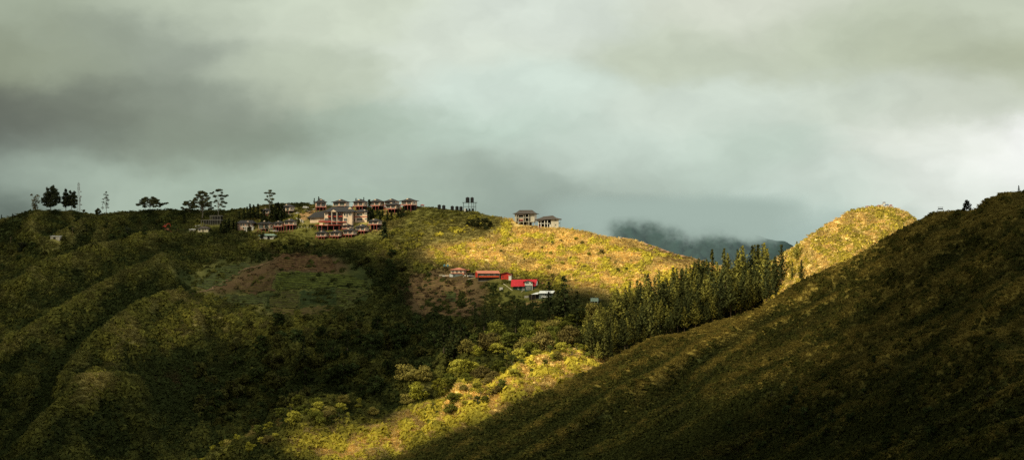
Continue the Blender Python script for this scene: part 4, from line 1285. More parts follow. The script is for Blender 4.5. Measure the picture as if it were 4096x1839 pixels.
def clear(u, v, w, up=10, dn=9):
    EXCL.append((u - w / 2 - 2, u + w / 2 + 2, v - up, v + dn))


def stilts(root, xs, ys, z0, z1, m, t=.14, name='stilt'):
    for x in xs:
        for y in ys:
            MB().box(x - t, x + t, y - t, y + t, z0, z1).build(name, m, root)


def gablet(root, x, y, z, w, h, m=None):
    """small pale triangular vent standing out of the roof front"""
    g = MB(); g.prism([(x - w / 2, z), (x + w / 2, z), (x, z + h)], 'y', y, y + .15)
    return g.build('gablet', m or PALE, root)


def bungalow(label, u, v_deck, v_ground, wpx, vtop, yaw=-32, dark=False, deck=True, group='dark roofed bungalows of the hillside village', wall_front=None):
    clear(u, v_ground, wpx + 4, 14, 8)
    m_ = mpp(HA, u, v_ground)
    fl = (v_ground - v_deck) * m_
    ang = math.radians(yaw)
    span = wpx * m_
    w = span / (abs(math.cos(ang)) * 1.20 + abs(math.sin(ang)) * .92) * 1.10; d = w * .80
    tot = (v_deck - vtop) * m_
    wh = tot * .56; rh = tot - wh
    r = thing('bungalow', label, 'bungalow', ground_A(u, v_ground), ang, group)
    x0, x1, y0, y1 = -w / 2, w / 2, -d / 2, d / 2
    wm = MB(); wm.box(x0, x1, y0 + .9, y1, fl, fl + wh + .1)
    wm.build('wall', PINK, r)
    # paler sheet over the side wall, painting in its brighter light
    MB().box(x1 + .004, x1 + .05, y0 + .9, y1 - .1, fl + .05, fl + wh).build('side_wall', PALE, r)
    ov = w * .12
    MB().hip(x0 - ov, x1 + ov, y0 - ov * .5, y1 + ov, fl + wh, rh, w * .12).build('roof', SHING, r)
    gablet(r, 0, -(.30 * d), fl + wh + rh * .58, w * .24, rh * .30)
    yw = y0 + .9
    for (a, b) in ((-.44, -.10), (.06, .40)):
        window(r, 'front', yw, a * w, b * w, fl + .35, fl + wh * .86, 3)
    for c in (-.49, -.02, .485):
        MB().box(c * w - .14, c * w + .14, yw - .16, yw - .03, fl, fl + wh).build('pilaster', PALE if not dark else PINK, r)
    window(r, 'right', x1 + .05, -.10 * d, .14 * d, fl + wh * .40, fl + wh * .78, 2)
    window(r, 'right', x1 + .05, .27 * d, .36 * d, fl + wh * .55, fl + wh * .78, 1)
    if deck:
        db = MB(); db.box(x0 - .25, x1 + .15, y0 - .35, yw - .02, fl - .28, fl - .02).build('deck', DECKRED, r)
        rl = MB(); rl.box(x0 - .25, x1 + .1, y0 - .35, y0 - .27, fl + .62, fl + .72)
        for i in range(8):
            xx = x0 - .2 + (w + .25) * i / 7
            rl.box(xx - .04, xx + .04, y0 - .34, y0 - .28, fl - .02, fl + .62)
        rl.build('railing', POSTRED, r)
        MB().box(x0 + .1, x1 + .1, yw + .02, y1, fl - .35, fl - .03).build('floor_beam', POSTRED, r)
    if fl > .7:
        stilts(r, [x0, x0 + w * .34, x0 + w * .68, x1 - .1], [y0 - .1, y1 - .4], -1.6, fl - .30, POSTRED, .13)
        MB().box(x0 + .3, x1 - .3, .2, y1 - .6, -1.6, fl - .40).build('underfloor_shade', DARKV, r)
    else:
        MB().box(x0 + .05, x1 - .05, yw + .05, y1 - .05, -1.6, fl - .01).build('footing', CONC, r)
    return r


def village():
    B = [('bungalow at the left end of the ridge row, two spruces behind it', 1283, 834, 846, 49, 800, 12),
         ('ridge bungalow behind the lodge roof, second from left in the ridge row', 1364, 827, 834, 70, 799, -20),
         ('ridge bungalow third from left, partly screened by thin spruces', 1441, 825, 840, 63, 796, -30),
         ('ridge bungalow fourth from left with pale side wall and tall red stilts', 1507, 823, 839, 65, 795, -33),
         ('rear ridge bungalow whose lower half hides behind another bungalow', 1567, 822, 832, 64, 794, -24),
         ('bungalow just in front of and below another ridge bungalow', 1571, 835, 850, 64, 808, -32),
         ('right end bungalow of the ridge row on the tallest red stilts', 1636, 820, 843, 70, 792, -34),
         ('bungalow on long red stilts right below the two storey wing', 1500, 898, 919, 61, 874, -32),
         ('bungalow peeping over the lower row, its deck hidden', 1391, 914, 922, 52, 895, -30),
         ('low bungalow with pale side wall below the two storey wing', 1449, 923, 930, 61, 896, -32),
         ('leftmost bungalow of the lowest row in front of the village', 1290, 946, 951, 57, 921, -30),
         ('middle bungalow of the lowest row in front of the village', 1345, 944, 949, 57, 918, -30),
         ('right bungalow of the lowest row with red deck rail', 1399, 938, 944, 61, 911, -32),
         ('bungalow on red stilts left of the lodge, right one of the linked pair', 1161, 901, 921, 54, 875, -22),
         ('bungalow on red stilts left of the lodge, left one of the linked pair', 1116, 904, 922, 46, 880, -20),
         ('dim bungalow with no deck, shaded among spruces left of the linked pair', 1062, 918, 923, 62, 882, -18),
         ('upper bungalow beside the top of the curved road', 1152, 843, 851, 56, 814, -40),
         ('dim bungalow roof showing between dark spruces below the slim eucalypt', 1064, 857, 862, 36, 834, -20)]
    for i, (lab, u, vd, vg, w, vt, yaw) in enumerate(B):
        bungalow(lab, u, vd, vg, w, vt, yaw, dark=i in (14, 15, 17), deck=i not in (1, 15, 16, 17))
    # ---- lodge
    u, v = 1352, 914; m_ = mpp(HA, u, v); clear(u, v, 135, 28, 6)
    r = thing('lodge', 'large dark roofed peach lodge with red balconies at the centre of the village', 'lodge', ground_A(u, v), math.radians(-4))
    X = lambda px: (px - u) * m_
    Z = lambda py: (v - py) * m_
    zl, zg, zb, ze, zt = Z(900), Z(886), Z(866), Z(848), Z(826)
    wl, wr = X(1297), X(1409)
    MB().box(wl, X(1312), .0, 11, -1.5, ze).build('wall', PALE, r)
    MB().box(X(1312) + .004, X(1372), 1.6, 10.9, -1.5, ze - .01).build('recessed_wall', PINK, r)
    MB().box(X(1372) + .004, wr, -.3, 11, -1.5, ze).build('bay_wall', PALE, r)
    rf = MB(); rf.hip(X(1293), X(1421), -1.6, 12.5, ze, zt - ze, X(1398) - X(1326), .5, .25)
    rf.build('roof', SHING, r)
    g_ = MB(); g_.prism([(X(1324), ze + .1), (X(1348), ze + .1), (X(1335.5), ze + 1.55)], 'y', -1.9, -1.72); g_.build('gable', PALE, r)
    gr = MB(); gr.prism([(X(1323), ze + .02), (X(1349), ze + .02), (X(1335.5), ze + 1.75)], 'y', -1.70, 3.0); gr.build('gable_roof', SHING, r)
    g_ = MB(); g_.prism([(X(1390), ze + 2.0), (X(1406), ze + 2.0), (X(1398), ze + 3.5)], 'y', 2.2, 2.4); g_.build('gablet', PALE, r)
    # balconies and decks
    MB().box(X(1310.5), X(1370), -.25, 1.55, zb - .25, zb + .0).build('balcony', DECKRED, r)
    MB().box(X(1310.5), X(1370), -.25, -.15, zb + .02, zb + .42).build('balcony_rail', DECKRED, r)
    MB().box(X(1274), X(1386), -1.3, 1.5, zg - .45, zg - .02).build('terrace', DECKRED, r)
    MB().box(X(1274), X(1330), -1.3, -1.2, zg + .0, zg + .65).build('terrace_rail', POSTRED, r)
    dk = []
    for k in range(9):
        t = k / 8
        dk.append((X(1261 + 105 * t), -4.8 + 3.2 * (1 - t) ** 3 + .0))
    poly = dk + [(X(1366), -1.35), (X(1261), -1.35)]
    dm = MB(); dm.prism(poly, 'z', zl - .35, zl); dm.build('lower_deck', DECKRED, r)
    MB().box(X(1275), X(1366), -1.30, 1.4, -1.5, zl - .4).build('underfloor_shade', DARKV, r)
    MB().box(X(1278), X(1292), -1.28, -1.1, zl + .0, zl + 1.3).build('low_wall', PALE, r)
    for px in (1273, 1290, 1314, 1338, 1360):
        MB().box(X(px) - .16, X(px) + .16, -4.1, -3.8, -1.6, zl - .36).build('stilt', POSTRED, r)
    for px in (1328, 1348.7):
        c = MB(); c.lathe([(.42, zl), (.36, zl + 3), (.40, zl + 5), (.36, ze - 1), (.42, ze)], 10, X(px), -1.0); c.build('column', GREYW, r, True)
    window(r, 'front', 0, X(1300.5), X(1305), zb + .9, ze - 1.0, 1)
    window(r, 'front', 0, X(1299), X(1311), zg + .2, zb - 1.0, 4)
    for a, b in ((1313.5, 1321), (1331, 1346), (1352, 1362)):
        window(r, 'front', 1.6, X(a), X(b), zb + .3, ze - .8, 3)
    for a, b in ((1317, 1326), (1331, 1345), (1352, 1370)):
        window(r, 'front', 1.6, X(a), X(b), zg + .15, zb - .5, 4, hz=True)
    window(r, 'front', -.3, X(1376), X(1382), zb + .5, ze - .6, 1); window(r, 'front', -.3, X(1386), X(1391), zb - .3, ze - .6, 1)
    window(r, 'front', -.3, X(1376), X(1389), zg + .2, zb - 1.2, 4)
    window(r, 'front', -.3, X(1396), X(1399.5), zb + .6, ze - .6, 1); window(r, 'front', -.3, X(1402), X(1405.5), zb + .6, ze - .6, 1)
    # ---- low hall joined at the left
    u, v = 1262, 895; m_ = mpp(HA, u, v); clear(u, v, 70, 10, 8)
    r = thing('hall', 'low peach hall with long sloping dark roof attached left of the lodge', 'hall', ground_A(u, v), 0.0)
    X = lambda px: (px - u) * m_
    Z = lambda py: (v - py) * m_
    MB().box(X(1240), X(1296), 0, 8, -1.2, Z(874)).build('wall', PALE, r)
    MB().box(X(1280), X(1296), -.06, -.004, -1.2, Z(876)).build('shaded_wall', PINK, r)  # darker pink sheet paints shade onto this end of the wall
    rf = MB(); rf.rings([[(X(1228), -1.2, Z(876)), (X(1299), -1.2, Z(874)), (X(1299), 9, Z(874)), (X(1228), 9, Z(876))],
                         [(X(1229), -1.1, Z(876) + .25), (X(1298), -1.1, Z(874) + .25), (X(1298), 8.9, Z(874) + .25), (X(1229), 8.9, Z(876) + .25)],
                         [(X(1256), 3.5, Z(853)), (X(1296), 3.5, Z(846)), (X(1296), 4.2, Z(846)), (X(1256), 4.2, Z(853))]])
    rf.build('roof', SHING, r)
    window(r, 'front', 0, X(1243.5), X(1259), Z(882.5), Z(880), 4, frame=PALE)
    # ---- two storey wing
    u, v = 1445, 887; m_ = mpp(HA, u, v); clear(u, v, 60, 14, 14)
    r = thing('guest_block', 'two storey pale peach block with dark roof and red band right of the lodge', 'guest block', ground_A(u, v), math.radians(-14))
    W = 50 * m_; hz_ = 19.5 * m_
    MB().box(-W * .52, W * .30, -.4, 8, -1.5, hz_ * 2).build('wall', PALE, r)
    MB().box(W * .30 + .004, W * .52, -1.1, 7.9, -1.5, hz_ * 2 - .01).build('corner_bay', PALE, r)
    MB().hip(-W * .66, W * .66, -1.9, 9.2, hz_ * 2, 12 * m_, W * .3).build('roof', SHING, r)
    gablet(r, W * .22, 1.2, hz_ * 2 + .9, 1.6, .8)
    MB().box(-W * .60, W * .30, -.62, -.41, hz_ - .15, hz_ + .30).build('floor_band', DECKRED, r)
    MB().box(W * .302, W * .54, -1.25, -1.11, hz_ - .15, hz_ + .30).build('floor_band', DECKRED, r)
    for z in (hz_ * .28, hz_ * 1.30):
        window(r, 'front', -.4, -W * .33, W * .10, z, z + hz_ * .42, 4)
        window(r, 'front', -1.1, W * .34, W * .50, z + .5, z + hz_ * .40, 3)
    # ---- two storey house on the left
    u, v = 979, 929; m_ = mpp(HA, u, v); clear(u, v, 86, 14, 9)
    r = thing('two_storey_house', 'two storey pink house with flat white porch at the left of the village', 'house', ground_A(u, v), math.radians(-10))
    X = lambda px: (px - u) * m_
    Z = lambda py: (v - py) * m_
    MB().box(X(949), X(1010), 0, 8, -1.5, Z(900)).build('wall', PINK, r)
    MB().hip(X(940), X(1020), -1.2, 9.2, Z(900), Z(887) - Z(900), X(1005) - X(955)).build('roof', SHING, r)
    gablet(r, X(992), -.4, Z(900) + .9, 1.7, .8)
    for a in (961, 972, 986, 1003):
        window(r, 'front', 0, X(a), X(a + 5.5), Z(911), Z(902.5), 2)
    window(r, 'front', 0, X(972), X(979), Z(921), Z(918), 1)
    MB().box(X(970), X(1019), -2.6, -.02, Z(915.5), Z(913)).build('porch_roof', WHITE, r)
    for a in (984, 991, 1013, 1017):
        MB().box(X(a) - .3, X(a) + .3, -2.4, -1.9, -1.5, Z(915.6)).build('porch_post', WHITE, r)
    # ---- small cream house
    u, v = 811, 943; m_ = mpp(HA, u, v); clear(u, v, 60, 8, 10)
    r = thing('small_house', 'small cream house with grey hipped roof below the concrete shell', 'house', ground_A(u, v), math.radians(-12))
    MB().box(-3.4, 3.6, 0, 5, -1, 2.3).build('wall', CREAM, r)
    MB().hip(-4.2, 4.4, -1.0, 6, 2.3, 1.5, 2.5).build('roof', SHING2, r)
    window(r, 'front', 0, -2.9, -1.6, .7, 1.7, 2, pane=DARKV)
    MB().box(-.2, .5, -.06, -.004, -.3, 1.8).build('door', DARKV, r)
    window(r, 'front', 0, 1.3, 1.9, .9, 1.7, 1, pane=DARKV)
    # ---- green roofed house
    u, v = 1068, 957; m_ = mpp(HA, u, v); clear(u, v, 80, 8, 8)
    r = thing('small_house', 'white house with pale green roof half hidden by a dark shrub', 'house', ground_A(u, v), math.radians(-8))
    MB().box(-4.7, 5.2, 0, 5.5, -1, 2.1).build('wall', WHITE, r)
    MB().hip(-5.6, 6.0, -1.0, 6.4, 2.1, 1.2, 7).build('roof', PALEGREENROOF, r)
    window(r, 'front', 0, -4.0, -2.6, .6, 1.6, 2, pane=DARKV); window(r, 'front', 0, 2.0, 3.6, .7, 1.6, 2, pane=DARKV)
    MB().box(.2, 1.9, -.06, -.004, -.6, 1.9).build('porch_opening_shade', DARKV, r)
    # ---- concrete shell
    u, v = 842, 911; m_ = mpp(HA, u, v); clear(u, v, 96, 12, 8)
    r = thing('concrete_shell', 'grey unfinished concrete building frame with bare columns', 'unfinished building', ground_A(u, v), math.radians(-6))
    X = lambda px: (px - u) * m_
    Z = lambda py: (v - py) * m_
    MB().box(X(838), X(885), 0, 6, Z(873.5), Z(871)).build('roof_slab', CONC, r)
    MB().box(X(838), X(885), 0, 6, Z(890.5), Z(888)).build('floor_slab', CONC, r)
    MB().box(X(801), X(837.8), 0, 6, Z(891), Z(888.8)).build('side_slab', CONC, r)
    MB().box(X(840), X(883), 5.4, 5.9, -1, Z(874)).build('back_wall', DARKV, r)
    for a in (839, 843, 850, 856, 863, 869, 876, 882):
        MB().box(X(a), X(a + 1.4), .1, .5, -1.2, Z(873.6)).build('column', CONC, r)
    for a in (804, 812, 819, 826, 833):
        MB().box(X(a), X(a + 1.4), .1, .5, -1.2, Z(891.1)).build('column', CONC, r)
    # ---- low sheds on the left slope
    def shed(label, u, v, w, h, d, roof, wall, yaw=0, slope=.25, open_=False):
        clear(u, v, w + 4, 6, 8)
        m_ = mpp(HA, u, v); W = w * m_; Hh = h * m_
        r = thing('shed', label, 'shed', ground_A(u, v), math.radians(yaw))
        MB().box(-W / 2, W / 2, 0, d, -1, Hh * .72).build('wall', wall, r)
        rf = MB(); rf.prism([(-.3, Hh * .73), (d + .3, Hh * .73 + d * slope), (d + .3, Hh * .73 + d * slope + .14), (-.3, Hh * .73 + .14)], 'x', -W / 2 - .3, W / 2 + .3); rf.build('roof', roof, r)
        MB().box(-W * .2, W * .05, -.06, -.004, -.5, Hh * .5).build('door', DARKV, r)
        return r
    shed('weathered tin shed with white roof on the dark left slope', 220, 997, 40, 15, 3.5, TINW2, GREYW, -14, .14)
    shed('flat white roofed shelter left of the small cream house', 770, 938, 25, 8, 3, TINW, GREYW, 0, .12)
    shed('pale low roof just above the small cream house', 790, 919, 18, 5, 3, TINW2, GREYW, 0, .15)
    shed('tiny pale hut alone in the ochre scrub of the left slope', 489, 1014, 11, 9, 2, TINW2, WHITE, -20, .15)
    # ---- two weathered guest houses on the right shoulder
    u, v = 2099, 904; m_ = mpp(HA, u, v); clear(u, v, 100, 20, 3)
    r = thing('stilt_house', 'weathered two storey stilt house with flared brown roof, left of a pair', 'stilt house', ground_A(u, v), math.radians(-9))
    X = lambda px: (px - u) * m_
    Z = lambda py: (v - py) * m_
    z1_, z2_, ze, zt = Z(886), Z(870), Z(855.5), Z(839.5)
    d = 8.5
    MB().box(X(2058.5), X(2066), 0, d, z1_ - .3, ze).build('pier_wall', GREYW, r)
    MB().box(X(2121), X(2139), 0, d, z1_ - .1, ze).build('wall', GREYW, r)
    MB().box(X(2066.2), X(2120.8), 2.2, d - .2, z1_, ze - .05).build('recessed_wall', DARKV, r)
    MB().hip(X(2051), X(2148), -1.6, d + 1.8, ze, zt - ze, X(2127) - X(2076), .30).build('roof', SHING2, r)
    sk = MB(); sk.prism([(X(2068), Z(861.5)), (X(2096), Z(861.5)), (X(2104), ze + .1), (X(2066), ze + .1)], 'y', -1.3, -1.0); sk.build('roof_apron', SHING2, r)
    MB().box(X(2063), X(2120.5), -.5, 2.1, z2_ - .22, z2_ + .1).build('balcony_slab', WHITE, r)
    MB().box(X(2066), X(2138), -.5, d, z1_ - .32, z1_ - .02).build('floor_slab', GREYW, r)
    MB().box(X(2077), X(2093), -.62, -.52, z1_ + .35, z1_ + 1.2).build('red_rail', POSTRED, r)
    MB().box(X(2077), X(2093), -.60, -.53, z1_ + 1.25, z1_ + 1.75).build('cream_panel', PALE, r)
    for a, z0, z1b in ((2066, z1_, ze), (2073.5, -1.5, z2_ + 2), (2094.5, -1.5, z2_ + 1.8), (2101.5, z1_, z2_ + 2.2), (2116.5, -1.5, ze)):
        MB().box(X(a) - .17, X(a) + .17, -.95, -.64, z0, z1b).build('post', GREYW, r)
    for a in (2080, 2108, 2129, 2138):
        MB().box(X(a) - .12, X(a) + .12, .3, .55, -2.5, z1_ - .33).build('stilt', GREYW, r)
    MB().box(X(2076), X(2120), 3, d - .5, -2, z1_ - .34).build('underfloor_shade', DARKV, r)
    window(r, 'front', 2.2, X(2107), X(2114), z2_ + .2, ze - .6, 1, frame=GREYW, pane=PANE); window(r, 'front', 2.2, X(2107), X(2114), z1_ + .2, z2_ - .5, 1, frame=GREYW)
    u, v = 2196, 911; m_ = mpp(HA, u, v); clear(u, v, 92, 20, 2)
    r = thing('stilt_house', 'weathered stilt house with plain pale gable side, right of a pair', 'stilt house', ground_A(u, v), math.radians(-2))
    X = lambda px: (px - u) * m_
    Z = lambda py: (v - py) * m_
    z1_, z2_, ze, zt = Z(909), Z(894), Z(879), Z(862)
    MB().box(X(2204), X(2234), -.6, d, -.8, ze + .2).build('wall', GREYW, r)
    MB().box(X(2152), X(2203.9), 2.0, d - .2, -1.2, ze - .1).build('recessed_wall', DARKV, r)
    rf = MB(); rf.rings([[(X(2139), -1.6, Z(880)), (X(2247), -1.6, Z(878)), (X(2246), d + 1.5, Z(878)), (X(2140), d + 1.5, Z(880))],
                         [(X(2139), -1.6, Z(880) + .2), (X(2247), -1.6, Z(878) + .2), (X(2246), d + 1.5, Z(878) + .2), (X(2140), d + 1.5, Z(880) + .2)],
                         [(X(2160), 1.2, Z(872)), (X(2225), 1.0, Z(871)), (X(2225), d - 1.4, Z(871)), (X(2160), d - 1.4, Z(872))],
                         [(X(2173), 3.4, Z(865.5)), (X(2211), 3.4, Z(861.6)), (X(2211), 4.2, Z(861.6)), (X(2173), 4.2, Z(865.5))]])
    rf.build('roof', SHING2, r)
    sk = MB(); sk.prism([(X(2147), Z(886)), (X(2167), Z(885)), (X(2178), ze + .0), (X(2148), ze)], 'y', -1.5, -1.2); sk.build('roof_apron', SHING2, r)
    MB().box(X(2152), X(2199), -.5, 1.9, z2_ - .2, z2_ + .1).build('balcony_slab', WHITE, r)
    MB().box(X(2151), X(2165), -.62, -.52, -.2, 1.1).build('red_rail', POSTRED, r)
    for a in (2154, 2164, 2178.5, 2190):
        MB().box(X(a) - .2, X(a) + .2, -.9, -.64, -1.2, ze - .3).build('post', WHITE, r)
    MB().box(X(2198), X(2203), -.75, -.61, -.3, 2.0).build('shutter', WHITE, r)
    window(r, 'front', -.6, X(2219), X(2225.5), Z(884.5), Z(880), 2, frame=GREYW); window(r, 'front', -.6, X(2220), X(2224), Z(901.5), Z(898), 1, frame=GREYW)
    window(r, 'front', -.6, X(2207), X(2209.5), Z(881), Z(878.6) - .1, 1, frame=GREYW, pane=DARKV)
    for z in (z1_, z2_):
        MB().box(X(2234) + .01, X(2241), .3, 4, z + .0, z + .25).build('side_balcony', STEELG, r)
    MB().box(X(2240.2), X(2241), .3, .5, -2, ze - .1).build('post', STEELG, r)

    # ================= red houses in the middle
    u, v = 1834, 1107; m_ = mpp(HA, u, v); clear(u, v, 100, 14, 16)
    X = lambda px: (px - u) * m_
    Z = lambda py: (v - py) * m_
    r = thing('tin_roof_house', 'pale pink house with salmon hipped roof over a dark lower storey', 'house', ground_A(u, v), math.radians(0))
    MB().box(X(1803), X(1856), 0, 6, Z(1096.5), Z(1081)).build('wall', PALE, r)
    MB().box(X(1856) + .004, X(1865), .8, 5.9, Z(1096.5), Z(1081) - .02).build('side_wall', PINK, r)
    MB().box(X(1804), X(1856), -.06, -.004, Z(1096.5), Z(1093.5)).build('pink_band', ORANGE, r)
    MB().hip(X(1797), X(1867), -.9, 7, Z(1081.5), Z(1072) - Z(1081.5), .6, .5, .15, rx=X(1835) - (X(1797) + X(1867)) / 2).build('roof', ORANGE, r)
    sr = MB(); sr.prism([(X(1868), Z(1083.5)), (X(1877), Z(1083.5)), (X(1879), Z(1080)), (X(1867.6), Z(1080))], 'y', -.3, 3); sr.build('side_roof', ORANGE, r)
    MB().box(X(1814), X(1852), .2, 5.8, -1.5, Z(1096.6)).build('lower_wall', GGREY, r)
    MB().box(X(1852) + .01, X(1866), 1.2, 5.8, -1.5, Z(1096.7)).build('lower_recess', DARKV, r)
    for a in (1808.5, 1824.5, 1840.5):
        window(r, 'front', 0, X(a), X(a + 6), Z(1092), Z(1085), 2, frame=PALE)
    window(r, 'front', .2, X(1816), X(1820.5), Z(1105), Z(1100), 1, frame=GGREY)
    # carport
    u2, v2 = 1884, 1110; clear(u2, v2, 40, 10, 6)
    X2 = lambda px: (px - u2) * m_
    rc = thing('carport', 'low dark carport between the salmon roofed house and the long red building', 'carport', ground_A(u2, v2))
    MB().box(X2(1867), X2(1900), 0, 4.5, 2.15, 2.4).build('roof', SHING2, rc)
    MB().box(X2(1868), X2(1900), 4.2, 4.4, -1, 2.1).build('back_wall', DARKV, rc)
    for a in (1868, 1884, 1899):
        MB().box(X2(a) - .07, X2(a) + .07, .1, .25, -1, 2.14).build('post', WOODP, rc)
    # long red building
    u, v = 1956, 1126; m_ = mpp(HA, u, v); clear(u, v, 112, 26, 3)
    X = lambda px: (px - u) * m_
    Z = lambda py: (v - py) * m_
    r = thing('school_building', 'long red stilted building with salmon roof and a strip of windows', 'long building', ground_A(u, v), math.radians(0))
    D = 6.0
    MB().box(X(1911.5), X(1997), 0, D, Z(1112), Z(1095)).build('wall', ORED, r)
    sw = MB(); sw.add([(X(1911.4), 0, Z(1112)), (X(1911.4), 0, Z(1095)), (X(1902), 3, Z(1087)), (X(1901), 4.5, Z(1094)), (X(1901), 4.5, Z(1112)), ], [(0, 1, 2, 3, 4)])
    sw.build('end_wall', REDWALL, r)
    rf = MB(); rf.add([(X(1909.5), -.7, Z(1095.5)), (X(2000), -.7, Z(1095.8)), (X(1995), 3, Z(1085.2)), (X(1902.3), 3, Z(1085)), (X(1910), 6.6, Z(1095)), (X(2000), 6.6, Z(1095)),
                       (X(1909.5), -.7, Z(1095.5) - .16), (X(2000), -.7, Z(1095.8) - .16)], [(0, 1, 2, 3), (3, 2, 5, 4), (6, 7, 1, 0)])
    rf.build('roof', ORANGE, r)
    for k in range(7):
        a = 1913 + k * 12
        window(r, 'front', 0, X(a), X(a + 11), Z(1104.4), Z(1097.3), 4, frame=GGREY, pane=GGREY if k % 2 else PANE)
    MB().box(X(1912), X(1996), .6, D - .1, -1.5, Z(1112.1)).build('underfloor_shade', DARKV, r)
    for a in (1911.5, 1998):
        MB().box(X(a) - .13, X(a) + .13, -.5, -.24, -1.5, Z(1096)).build('post', WOODP, r)
    MB().box(X(1912), X(1996), .2, .5, -1.4, .15).build('footing', CONC, r)
    # red gabled barn
    u, v = 2022, 1119; m_ = mpp(HA, u, v); clear(u, v, 60, 14, 6)
    X = lambda px: (px - u) * m_
    Z = lambda py: (v - py) * m_
    r = thing('red_barn', 'bright red gabled barn with a white lean-to door at its right', 'barn', ground_A(u, v), math.radians(-6))
    wl = MB(); wl.prism([(X(2004), -1), (X(2042), -1), (X(2042), Z(1101.5)), (X(2026), Z(1091.5)), (X(2004), Z(1097))], 'y', 0, 6); wl.build('wall', REDWALL, r)
    MB().box(X(1999), X(2003.8), .6, 6, -1, Z(1098)).build('shaded_side', DARKV, r)  # near black box paints the barn's side in shade
    rf = MB(); rf.prism([(X(1998), Z(1098.5)), (X(2026), Z(1090.7)), (X(2048), Z(1101.3)), (X(2048), Z(1100.3)), (X(2026), Z(1089.5)), (X(1998), Z(1097.3))], 'y', -.9, 6.6); rf.build('roof', POSTRED, r)
    window(r, 'front', 0, X(2009.5), X(2013.5), Z(1110.5), Z(1106.5), 1, frame=POSTRED)
    MB().box(X(2035.5), X(2046.5), -1.3, -.02, -1, Z(1104.2)).build('lean_to', WHITE, r)
    MB().box(X(2037), X(2046), -1.37, -1.304, -.6, Z(1105)).build('door', TINW, r)
    MB().box(X(2033), X(2048), -1.6, -.03, Z(1104.1), Z(1103)).build('lean_to_roof', PALE, r)
    # red roofed green house
    u, v = 2098, 1162; m_ = mpp(HA, u, v); clear(u, v, 112, 22, 9)
    X = lambda px: (px - u) * m_
    Z = lambda py: (v - py) * m_
    r = thing('green_house', 'dark green boarded house with bright red roof and a white dormer', 'house', ground_A(u, v), math.radians(0))
    ez, tz = Z(1145), Z(1117.5)
    MB().box(X(2052), X(2126), 0, 6.5, -1.2, Z(1142)).build('wall', GREENW, r)
    MB().box(X(2126) + .01, X(2141), .5, 6.4, -1.2, Z(1141)).build('side_wall', GREENW, r)
    gw = MB(); gw.add([(X(2143.5), -.1, Z(1141.5)), (X(2152), 5.5, Z(1141.5)), (X(2152), 5.5, Z(1130)), (X(2147), 3.1, Z(1119))], [(0, 1, 2, 3)]); gw.build('gable_wall', WHITE, r)
    rf = MB()
    rf.rings([[(X(2043), -1.3, Z(1145.6)), (X(2143), -1.3, Z(1142.5)), (X(2149), 3.2, Z(1116.6)), (X(2045.5), 3.2, Z(1118.2))],
              [(X(2043), -1.28, Z(1145.6) - .16), (X(2143), -1.28, Z(1142.5) - .16), (X(2149), 3.22, Z(1116.6) - .2), (X(2045.5), 3.22, Z(1118.2) - .2)]])
    rf.rings([[(X(2045.5), 3.3, Z(1118.2)), (X(2149), 3.3, Z(1116.6)), (X(2156), 7.5, Z(1131)), (X(2043), 7.5, Z(1135))],
              [(X(2045.5), 3.3, Z(1118.2) - .2), (X(2149), 3.3, Z(1116.6) - .2), (X(2156), 7.5, Z(1131) - .2), (X(2043), 7.5, Z(1135) - .2)]])
    rf.build('roof', REDROOF, r)
    dm = MB(); dm.prism([(X(2099), Z(1141.5)), (X(2130), Z(1141.5)), (X(2130), Z(1127)), (X(2111), Z(1121.8)), (X(2099), Z(1127))], 'y', -1.9, 2.5); dm.build('dormer', WHITE, r)
    dr = MB(); dr.prism([(X(2092), Z(1128)), (X(2111), Z(1121.6)), (X(2137), Z(1129)), (X(2137), Z(1127.6)), (X(2111), Z(1119.9)), (X(2092), Z(1126.6))], 'y', -2.6, 2.6); dr.build('dormer_roof', REDROOF, r)
    window(r, 'front', -1.9, X(2102), X(2115), Z(1134), Z(1127.5), 4, fr=.08)
    window(r, 'front', -1.9, X(2124), X(2129), Z(1134), Z(1129.5), 1, fr=.08)
    MB().box(X(2100), X(2129), -1.88, -.01, -1.2, Z(1141.6)).build('ground_floor_bay', GREENW, r)
    window(r, 'front', -1.88, X(2106), X(2121), Z(1157.5), Z(1146), 4, fr=.14, hz=True)
    window(r, 'front', 0, X(2089), X(2098.6), Z(1158.5), Z(1147.5), 4, fr=.14, hz=True)
    window(r, 'front', 0, X(2071.5), X(2074.5), Z(1157), Z(1148.5), 1, fr=.14)
    MB().box(X(2127.5), X(2129.6), -1.97, -1.885, -.5, Z(1142)).build('corner_board', WHITE, r)
    MB().box(X(2134), X(2141), .2, .45, Z(1157), Z(1150)).build('lean_to', GREYW, r)
    # white roofed shed
    u, v = 2180, 1191; m_ = mpp(HA, u, v); clear(u, v, 122, 20, 9)
    X = lambda px: (px - u) * m_
    Z = lambda py: (v - py) * m_
    r = thing('tin_shed', 'grey sheeted farm shed with bright white metal roof behind a dark pine', 'shed', ground_A(u, v), 0)
    MB().box(X(2156), X(2211), 0, 5, -1, Z(1172)).build('wall', GGREY, r)
    MB().box(X(2117), X(2155.8), .8, 5, -1.5, Z(1177)).build('open_bay', DARKV, r)
    rf = MB(); rf.rings([[(X(2154), -.8, Z(1173)), (X(2212), -.8, Z(1172.3)), (X(2220.5), 4.8, Z(1163)), (X(2159.5), 4.8, Z(1163.5))],
                         [(X(2154), -.8, Z(1173) + .12), (X(2212), -.8, Z(1172.3) + .12), (X(2220.5), 4.8, Z(1163) + .12), (X(2159.5), 4.8, Z(1163.5) + .12)]]); rf.build('roof', TINW, r)
